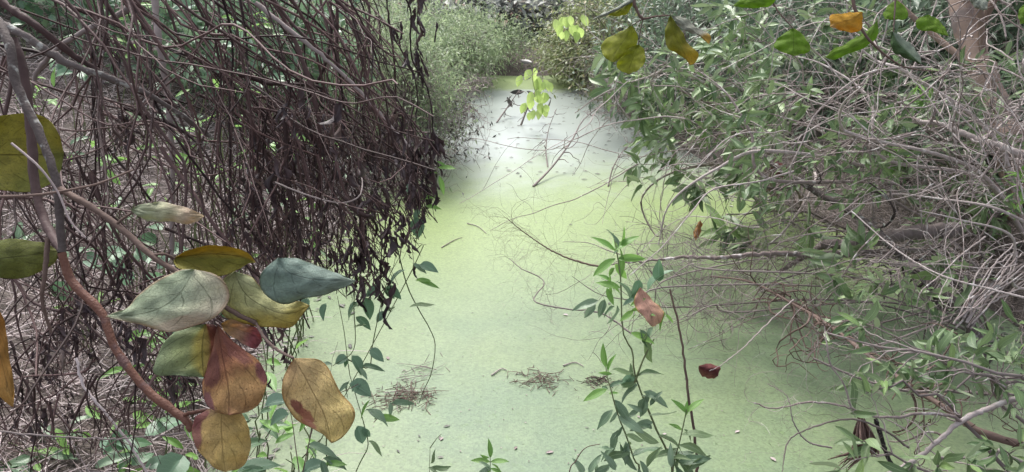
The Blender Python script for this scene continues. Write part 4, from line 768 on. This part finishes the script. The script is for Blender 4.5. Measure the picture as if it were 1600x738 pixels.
limb('smooth pale grey branch reaching level to the left from the whitish fork', [(1502, 660, 2.72), (1485, 650, 2.7), (1440, 646, 2.7), (1400, 652, 2.68), (1360, 650, 2.66), (1320, 636, 2.65), (1270, 628, 2.62), (1210, 638, 2.6), (1178, 630, 2.6)], .006, .0022, M_pale, ntw=16, twL=.3)
limb('upright grey twig rising from the pale level branch', [(1330, 638, 2.65), (1318, 600, 2.65), (1298, 570, 2.65), (1292, 540, 2.65), (1288, 510, 2.68)], .0035, .002, M_grey, ntw=10, twL=.25)
limb('thin pale branch crossing behind the leaf whorls to the right edge', [(1270, 560, 3.0), (1340, 590, 3.0), (1410, 610, 3.0), (1480, 612, 3.0), (1560, 616, 3.0), (1640, 618, 3.0)], .004, .007, M_grey, ntw=16, twL=.3)
limb('straight pale twig falling from the tangle towards the right corner', [(1330, 330, 3.9), (1400, 390, 3.7), (1470, 430, 3.5), (1540, 450, 3.4), (1620, 470, 3.3)], .003, .005, M_pale, ntw=6, twL=.3)
limb('pale twig hanging with hooked end above the yellow-green water', [(1540, 370, 3.8), (1500, 400, 3.7), (1470, 430, 3.6), (1440, 455, 3.5), (1432, 480, 3.5)], .004, .002, M_pale, ntw=5, twL=.2)
liana('smooth black curved stalk standing in the water near the bottom right', [(1368, 655, 2.72), (1376, 680, 2.72), (1386, 712, 2.72), (1402, 742, 2.72), (1425, 790, 2.75)], .0075, .0075, M_black if 'M_black' in globals() else bark_mat('black_stalk', (.012, .012, .012), (.035, .033, .03), rough=.35, bump=.1), name='black_stalk', cat='stalk', rough=.0)
# sheaves of thin pale stalks
for lab, a0, b0, d0 in (('sheaf of pale dry stalks leaning at the right edge above the shrub', (1510, 500), (1590, 400), 3.6),):
    t = thing('stalk_sheaf', lab, 'stalks', P(*a0, d0)); m = 14
    pa = P(a0[0] + nr.normal(0, 10, m), a0[1] + nr.normal(0, 8, m), np.full(m, d0)); pb = P(b0[0] + nr.normal(0, 30, m), b0[1] + nr.normal(0, 20, m), np.full(m, d0 + .2))
    for q in bez(pa, pb, 12, .06, .006, .1): MB().tubes(q, np.linspace(.0045, .003, 12)[None], 5).build('stalk', M_pale, t)
# the brown trunk
def trunk(label, pts, radii, mat, name='tree', ):
    base = P(*pts[-1]); g = A(base[0], base[1], float(ground(base[0], base[1])) - .1)
    t = thing(name, label, 'tree', g)
    q = cr(np.array([P(*p) for p in pts] + [g]), 50); rr = np.interp(np.linspace(0, 1, 50), np.linspace(0, 1, len(radii)), radii) * (1 + .07 * nr.normal(size=50))
    MB().tubes(q + nr.normal(size=q.shape) * .006, rr[None], 12).build('trunk', mat, t); return t, q
tr, tq = trunk('leaning pinkish-brown tree trunk behind the pale twigs at the upper right', [(1480, -160, 5.9), (1505, 20, 5.8), (1535, 110, 5.7), (1565, 190, 5.6), (1590, 270, 5.5), (1605, 330, 5.4)], [.075, .085, .10, .115, .13], M_trunk)
for k in range(5):
    MB().tubes(wander(tq[4 + k * 4][None], A(rng.uniform(-1, 1), rng.uniform(-.5, .3), .9)[None], 1.6, 16, .1, -.02), np.linspace(.03, .008, 16)[None], 7).build('limb', M_trunk, tr)
bm = MB(); n = 900; pos = tq[0] + nr.normal(size=(n, 3)) * A(1.1, .9, .35) + A(0, 0, .9)
bm.copies(small(None, .3), mats(pos, rdir(n), rdir(n) + A(0, 0, 1), nr.uniform(.08, .17, n))); bm.build('crown', M_lance, tr, kind='stuff')

# unseen tree added on the right bank so its crown shades the near water
g = on_ground(4.6, 1.6, -.1); sd = thing('added_shade_tree', 'unseen leafy tree added on the right bank to shade the near water', 'tree', g)
MB().tubes(cr([g, g + A(-.1, 0, 1.5), g + A(-.5, .2, 3.2), g + A(-1.2, .9, 4.3)], 30), np.linspace(.17, .09, 30)[None], 12).build('trunk', M_trunk, sd)
cl = A(2.5, 3.5, 4.1) + rdir(60) * A(1.9, 1.9, .7) * nr.random((60, 1)) ** .4
for q in bez(np.repeat((g + A(-.6, .25, 3.3))[None], 9, 0), cl[:9], 12, .1, .01, .1): MB().tubes(q, np.linspace(.06, .012, 12)[None], 6).build('limb', M_trunk, sd)
n = 7000; pos = cl[nr.integers(0, 60, n)] + nr.normal(size=(n, 3)) * A(.4, .4, .22)
bm = MB(); bm.copies(small(None, .35), mats(pos, rdir(n), rdir(n) * .7 + A(0, 0, 1), nr.uniform(.1, .2, n))); bm.build('crown', M_lance, sd, kind='stuff')
# the pale tangle: bare shrubs of long whippy twigs
def tangle(label, base, n_long, xr_, yr_, dr_, mat, r=(.002, .005), L=(.5, 1.6), curl=.065, ang=(2.6, 1.0), nfine=3, name='bare_shrub', grav=.02):
    base = A(*base); t = thing(name, label, 'shrub', base)
    p0 = P(nr.uniform(*xr_, n_long), nr.uniform(*yr_, n_long), nr.uniform(*dr_, n_long))
    a = nr.normal(*ang, n_long); d0 = np.cos(a)[:, None] * RT + np.sin(a)[:, None] * UPV + nr.normal(size=(n_long, 1)) * .5 * FWD
    Q = wander(p0, d0, nr.uniform(*L, n_long), 24, curl, grav)
    # keep the shrub off the ground and out of the water
    fl = np.maximum(ground(Q[..., 0], Q[..., 1]), 0) + .03; Q[..., 2] = np.where(Q[..., 2] < fl, fl + .45 * (fl - Q[..., 2]), Q[..., 2])
    rr = nr.uniform(*r, n_long) * .85
    ms = min(4, n_long)
    for i in range(ms):
        q = cr(np.vstack([base, (base + Q[i, 0]) / 2 + A(.1, 0, .15), Q[i, 0], Q[i, 8], Q[i, 16], Q[i, 23]]), 30)
        MB().tubes(q, np.linspace(r[1] * 2.2, r[0], 30)[None], 6).build('stem', mat, t)
    for i in range(ms, min(n_long, 40)): MB().tubes(Q[i], np.linspace(rr[i], rr[i] * .4, 24)[None], 5).build('branch', mat, t)
    b = MB()
    if n_long > 40: b.tubes(Q[40:], np.linspace(1, .4, 24)[None] * rr[40:, None], 4)
    m2 = n_long * nfine; s0 = Q[nr.integers(0, n_long, m2), nr.integers(3, 24, m2)]
    F2 = wander(s0, rdir(m2), nr.uniform(.12, .5, m2), 10, .11, grav); F2[..., 2] = np.where(F2[..., 2] < .01, .01 + .4 * (.01 - F2[..., 2]), F2[..., 2])
    b.tubes(F2, np.linspace(1, .45, 10)[None] * nr.uniform(.0009, .002, m2)[:, None], 3); b.build('twigs', mat, t, kind='stuff'); return t
tangle('bare shrub of pale mauve-grey twigs massed at the upper right in front of the trunk', gz(3.3, 4.8), 84, (1330, 1640), (0, 330), (3.9, 4.9), M_pale, r=(.003, .0072), ang=(2.4, 1.2))
tangle('bare shrub of pale arching twigs in the middle right between the two grey limbs', gz(3.0, 5.4), 48, (1170, 1560), (110, 380), (4.0, 5.2), M_pale, r=(.003, .0065), ang=(2.9, .7))
tangle('dense dark brush filling the bank below the grey limb at the right', gz(3.3, 5.2), 90, (1220, 1620), (220, 470), (4.6, 5.8), M_grey, r=(.002, .005), nfine=5, L=(.3, 1.0))
tangle('pale bare twigs reaching left from the right shrubs over the mid water', gz(2.3, 6.8), 44, (980, 1300), (90, 300), (5.0, 6.2), M_pale, r=(.0035, .006), ang=(3.2, .5), curl=.06)
tangle('pale whippy twigs along the right edge of the picture', gz(3.0, 4.0), 60, (1480, 1640), (180, 480), (3.6, 4.6), M_pale, r=(.0025, .005), ang=(2.2, .9), L=(.4, 1.2))
tangle('fine grey mesh of drooping twigs around the fallen log', gz(2.9, 5.0), 60, (1040, 1290), (370, 450), (4.5, 5.1), M_grey, r=(.0015, .003), ang=(4.0, .8), L=(.3, .7), nfine=3, name='twig_mesh', curl=.09)
tangle('fine pale mesh of twigs spreading over the water left of the reddish branch', gz(2.8, 4.2), 50, (1020, 1220), (400, 500), (4.0, 4.6), M_grey, r=(.0014, .0028), ang=(3.6, 1.0), L=(.3, .7), nfine=3, name='twig_mesh', curl=.09)
tangle('bare brown twigs hanging over the yellow-green water at the right', gz(2.8, 4.2), 40, (1240, 1480), (400, 540), (3.4, 4.2), M_grey, r=(.0015, .003), ang=(4.2, .8), L=(.25, .6), name='twig_mesh', curl=.14)
limb('thin forked twig reaching left over the dark green water under the pale level branch', [(1420, 700, 2.6), (1380, 672, 2.6), (1330, 655, 2.6), (1270, 668, 2.55), (1232, 690, 2.55), (1222, 738, 2.5)], .004, .0016, M_grey, ntw=12, twL=.2)
limb('thin bare twig standing in the dark green water left of the withered leaf bunch', [(1300, 700, 2.6), (1262, 690, 2.6), (1240, 660, 2.6), (1230, 620, 2.62), (1200, 600, 2.65)], .003, .0013, M_grey, ntw=10, twL=.2)

# leafy shrubs with whorls of narrow leaves
def whorls(label, base, spots, mat, fam=LANCE, Lpx=(34, 50), nl=(5, 8), r=.004, name='leafy_shrub', droop=.35, stems=5, nhang=.0):
    base = A(*base); t = thing(name, label, 'shrub', base)
    c = np.array([P(*s[:3]) for s in spots]); m = len(c)
    hub = bez(np.repeat(base[None], stems, 0), c[nr.choice(m, stems, replace=m < stems)], 14, .1, .01, .18)
    for q in hub: MB().tubes(q, np.linspace(r * 2.4, r * .7, 14)[None], 6).build('stem', mat, t)
    flat = hub[:, 4:12].reshape(-1, 3)
    src = np.array([flat[np.argmin(np.linalg.norm(flat - p, axis=1) + nr.random(len(flat)) * .3)] for p in c])
    tw = bez(src, c, 12, .12, .012, .08); b = MB(); b.tubes(tw, np.linspace(r * .7, r * .35, 12)[None], 4); b.build('twigs', mat, t, kind='stuff')
    cnt = 0
    for i, p in enumerate(c):
        tan = nrm(tw[i, -1] - tw[i, -4]); ax = nrm(tan * .6 + A(0, -.1, .3)); k = rng.randint(*nl) + 1; dd = (p - CAM) @ FWD
        a0 = rng.uniform(0, 6.28); e1 = nrm(np.cross(ax, A(.3, 1, .2))); e2 = np.cross(ax, e1)
        for j in range(k):
            a = a0 + j * 2.4 + rng.uniform(-.5, .5); f = rng.random() ** 1.5 * 5; bi = 11 - f; i0 = int(bi); pp = tw[i, i0] * (1 - bi + i0) + tw[i, min(11, i0 + 1)] * (bi - i0)
            dv = ax * rng.uniform(.1, 1.1) + (math.cos(a) * e1 + math.sin(a) * e2) * rng.uniform(.4, 1.0) + A(0, 0, -droop * rng.random())
            Lw = rng.uniform(Lpx[0] * .7, Lpx[1]) * dd / F
            inst('leaf', rng.choice(fam)[1], t, mats(pp, nrm(dv), A(0, -.3, .9) + nr.normal(size=3) * .5, Lw)[0]); cnt += 1
    return t
def area(n, x0, x1, y0, y1, d0, d1): return [(rng.uniform(x0, x1), rng.uniform(y0, y1), rng.uniform(d0, d1)) for _ in range(n)]
whorls('dusty green shrub leaning over the water in the upper right centre', gz(2.4, 6.4), area(90, 940, 1210, 70, 240, 5.2, 6.6), M_pale, Lpx=(24, 42))
whorls('dusty green leaves drooping lowest over the yellow-green water beside the bare twigs', gz(2.3, 6.6), [(1060, 270, 5.4), (1085, 285, 5.3), (1070, 300, 5.3), (1100, 300, 5.3), (985, 262, 5.6), (1010, 268, 5.6), (1120, 280, 5.4), (1050, 255, 5.5), (1090, 310, 5.3), (1000, 285, 5.2), (1180, 300, 5.2), (1150, 270, 5.4)], M_pale, Lpx=(30, 42), droop=.9)
whorls('dark green narrow-leaved shrub at the top right under the hanging leaves', gz(3.9, 7.0), area(54, 1080, 1400, 5, 130, 5.8, 7.2), M_grey, Lpx=(22, 38), droop=.5)
whorls('narrow-leaved shrub mixed into the pale tangle in the middle right', gz(3.4, 5.6), area(76, 1130, 1440, 130, 330, 4.1, 5.2), M_grey, Lpx=(22, 38))
whorls('green shrub at the right edge behind the pale whippy twigs', gz(4.2, 5.4), area(54, 1420, 1620, 60, 420, 4.8, 5.6), M_grey, Lpx=(24, 38))
whorls('narrow-leaved shrub hanging over the log at the right water edge', gz(3.0, 4.6), [(1370, 445, 3.9), (1420, 440, 3.9), (1330, 470, 3.8), (1310, 420, 4.2), (1290, 400, 4.4), (1350, 385, 4.3), (1450, 470, 3.7), (1260, 380, 4.6), (1120, 365, 4.9), (1145, 375, 4.9), (1165, 385, 4.9), (1300, 440, 4.1), (1410, 470, 3.7), (1480, 420, 3.9), (1520, 440, 3.8)], M_grey, Lpx=(36, 58), droop=.1)
whorls('near leafy shrub with whorls of grey-green leaves at the right edge of the water', gz(2.4, 2.7), [(1330, 495, 2.9), (1460, 540, 2.9), (1500, 555, 2.9), (1480, 575, 2.85), (1540, 560, 2.9), (1575, 550, 2.9), (1520, 595, 2.8), (1380, 575, 2.85), (1410, 580, 2.85), (1385, 600, 2.8), (1560, 600, 2.8), (1595, 610, 2.7), (1595, 560, 2.8), (1440, 600, 2.8), (1500, 525, 3.0), (1550, 520, 3.0), (1590, 505, 3.0), (1345, 620, 2.7), (1325, 605, 2.7), (1300, 535, 2.9), (1290, 520, 2.9), (1480, 610, 2.8), (1580, 640, 2.7), (1530, 545, 2.8), (1450, 560, 2.9), (1610, 585, 2.7)], M_grey, Lpx=(28, 48), nl=(4, 7), r=.0045)
whorls('low leafy shrub in the bottom right corner with pointed green leaves', gz(2.0, 2.3), [(1550, 700, 2.5), (1580, 715, 2.5), (1520, 725, 2.45), (1600, 690, 2.5), (1465, 730, 2.4), (1540, 735, 2.4), (1345, 690, 2.5), (1420, 735, 2.4), (1310, 735, 2.4), (1590, 740, 2.4), (1360, 610, 2.6)], M_grey, Lpx=(34, 52), nl=(5, 7))
# fresh sprigs in the tangle
whorls('bright green fresh sprig in front of the dark gap in the right tangle', gz(3.2, 5.2), [(1405, 240, 4.7), (1415, 250, 4.7), (1395, 255, 4.7)], M_green_stem, fam=FRESH, Lpx=(20, 30), stems=2)
whorls('bright green small sprig below the top right leaves', gz(3.4, 5.0), [(1430, 140, 4.5), (1440, 160, 4.5), (1590, 300, 4.2), (1580, 330, 4.2), (1592, 270, 4.2)], M_green_stem, fam=FRESH, Lpx=(20, 32), stems=2)
whorls('small dark-leaved plant hanging on the fallen log', gz(2.6, 5.4), [(1135, 372, 4.9), (1150, 382, 4.9), (1165, 372, 4.9), (1125, 385, 4.9), (1180, 395, 4.9)], M_grey, fam=BLUE, Lpx=(14, 22), stems=2, droop=.8)

# brown withered leaf hanging at the bottom right
t = thing('withered_palm_leaf', 'withered brown crumpled leaf bunch hanging beside the black stalk', 'dead leaves', P(1346, 650, 2.66))
wl_ = bark_mat('withered_leaf', (.06, .035, .03), (.21, .14, .12), scale=40)
for k in range(34):
    mx = 1350 + rng.gauss(0, 9)
    e = (mx + rng.gauss(0, 6), 712 + rng.gauss(0, 9), 2.66) if k < 17 else (1322 + rng.gauss(0, 14), 726 + rng.gauss(0, 9), 2.63)
    q = cr(np.array([P(1346 + rng.gauss(0, 2), 652, 2.66), P(mx, 682, 2.66 + rng.gauss(0, .02)), P(mx * .6 + e[0] * .4 + 5, 706, 2.65 + rng.gauss(0, .02)), P(*e)]), 12)
    rr = np.array([.0015, .003, .0045, .005, .006, .006, .0055, .005, .004, .003, .002, .001]) * rng.uniform(.6, 1.1)
    MB().tubes(q, rr[None], 5).build('leaf_fold', wl_, t)

# rafts of floating twigs
def raft(label, px, py, n, L, sp, mat):
    c = Wz(px, py); t = thing('twig_raft', label, 'twigs', c)
    for k in range(n):
        a = nr.uniform(0, 3.14); p = c + A(nr.normal() * sp[0], nr.normal() * sp[1], .006 + .01 * nr.random())
        l = L * nr.uniform(.3, 1); v = A(math.cos(a), math.sin(a) * .8, nr.normal() * .02)
        MB().tubes(cr([p - v * l / 2, p + A(0, 0, .006), p + v * l / 2], 6), np.linspace(.0022, .0010, 6)[None], 4).build('twig', mat, t)
    b = MB(); m = n * 3; p = c + np.stack([nr.normal(0, sp[0] * .9, m), nr.normal(0, sp[1] * .9, m), np.full(m, .005)], 1)
    b.tubes(wander(p, rdir(m, .08), nr.uniform(.02, .07, m), 4, .04, 0), np.full((1, 4), .0017), 3); b.build('straw_bits', mat, t, kind='stuff')
raft('raft of broken dry twigs floating in the middle of the duckweed', 846, 594, 20, .14, (.08, .05), M_brown)
raft('mat of dead stems and straw floating at the left by the creeper', 632, 622, 34, .2, (.10, .07), M_brown)
raft('few dead stems floating left above the straw mat', 645, 590, 8, .25, (.06, .1), M_grey)
raft('small heap of dark dead leaves and twigs floating behind the leafy shoot', 940, 598, 14, .1, (.05, .03), M_dead)
raft('reddish litter of twigs caught at the right water edge', 1320, 440, 22, .25, (.12, .1), M_brown)
for lab, a, c in (('single bent dead twig floating left of the pink leaf', (880, 573), (912, 574)), ('thin dead twig floating near the upper left creeper', (690, 388), (722, 372)), ('dead twig lying on the duckweed near the middle', (768, 588), (792, 580)), ('thin twig floating on the far green water', (730, 350), (760, 366))):
    p, q = Wz(*a), Wz(*c); m = (p + q) / 2 + A(.01, .04, 0)
    tag(MB().tubes(cr([p, m, q], 10) + A(0, 0, .006), np.linspace(.004, .002, 10)[None], 5).build('floating_twig', M_grey), lab, 'twig')


# ------------------------------------------------------------------ litter afloat: along both edges and thinly over the duckweed
n = 2600; y = 2.7 + nr.random(n) * 9.5; side = nr.random(n) < .6
off = np.abs(nr.normal(0, .22, n)) - .05
x = np.where(side, xr(y) - off, xl(y) + off)
ln = nr.uniform(.015, .06, n); a = nr.uniform(0, 6.28, n)
bm = MB()
for i in range(4): bm.copies(BITS[i][0], mats(np.stack([x, y, np.full(n, .005)], 1)[i::4], np.stack([np.cos(a), np.sin(a), 0 * a], 1)[i::4], A(0, 0, 1), ln[i::4]))
bm.build('floating_litter', M_bits, kind='stuff')
n = 900; y = 2.75 + nr.random(n) ** 1.2 * 6; x = xl(y) + .1 + nr.random(n) * (xr(y) - xl(y) - .2); a = nr.uniform(0, 6.28, n)
bm = MB(); pos = np.stack([x, y, np.full(n, .004)], 1)
for i in range(3): bm.copies(PALEBITS[i][0], mats(pos[i::3], np.stack([np.cos(a), np.sin(a), 0 * a], 1)[i::3], A(0, 0, 1), nr.uniform(.005, .014, len(pos[i::3]))))
bm.build('duckweed_debris', M_grey, kind='stuff')

# dry litter on the right bank
n = 6000; y = 2.0 + nr.random(n) * 9; x = xr(y) + .02 + nr.random(n) ** 1.4 * 3.5; d = rdir(n, .25); d[:, 2] = np.abs(d[:, 2])
bm = MB(); bm.tubes(wander(np.stack([x, y, ground(x, y) + .01], 1), d, nr.uniform(.1, .45, n), 6, .10, .14), np.linspace(1, .4, 6)[None] * nr.uniform(.0014, .0035, n)[:, None], 3)
bm.build('dry_litter', M_grey, kind='stuff')
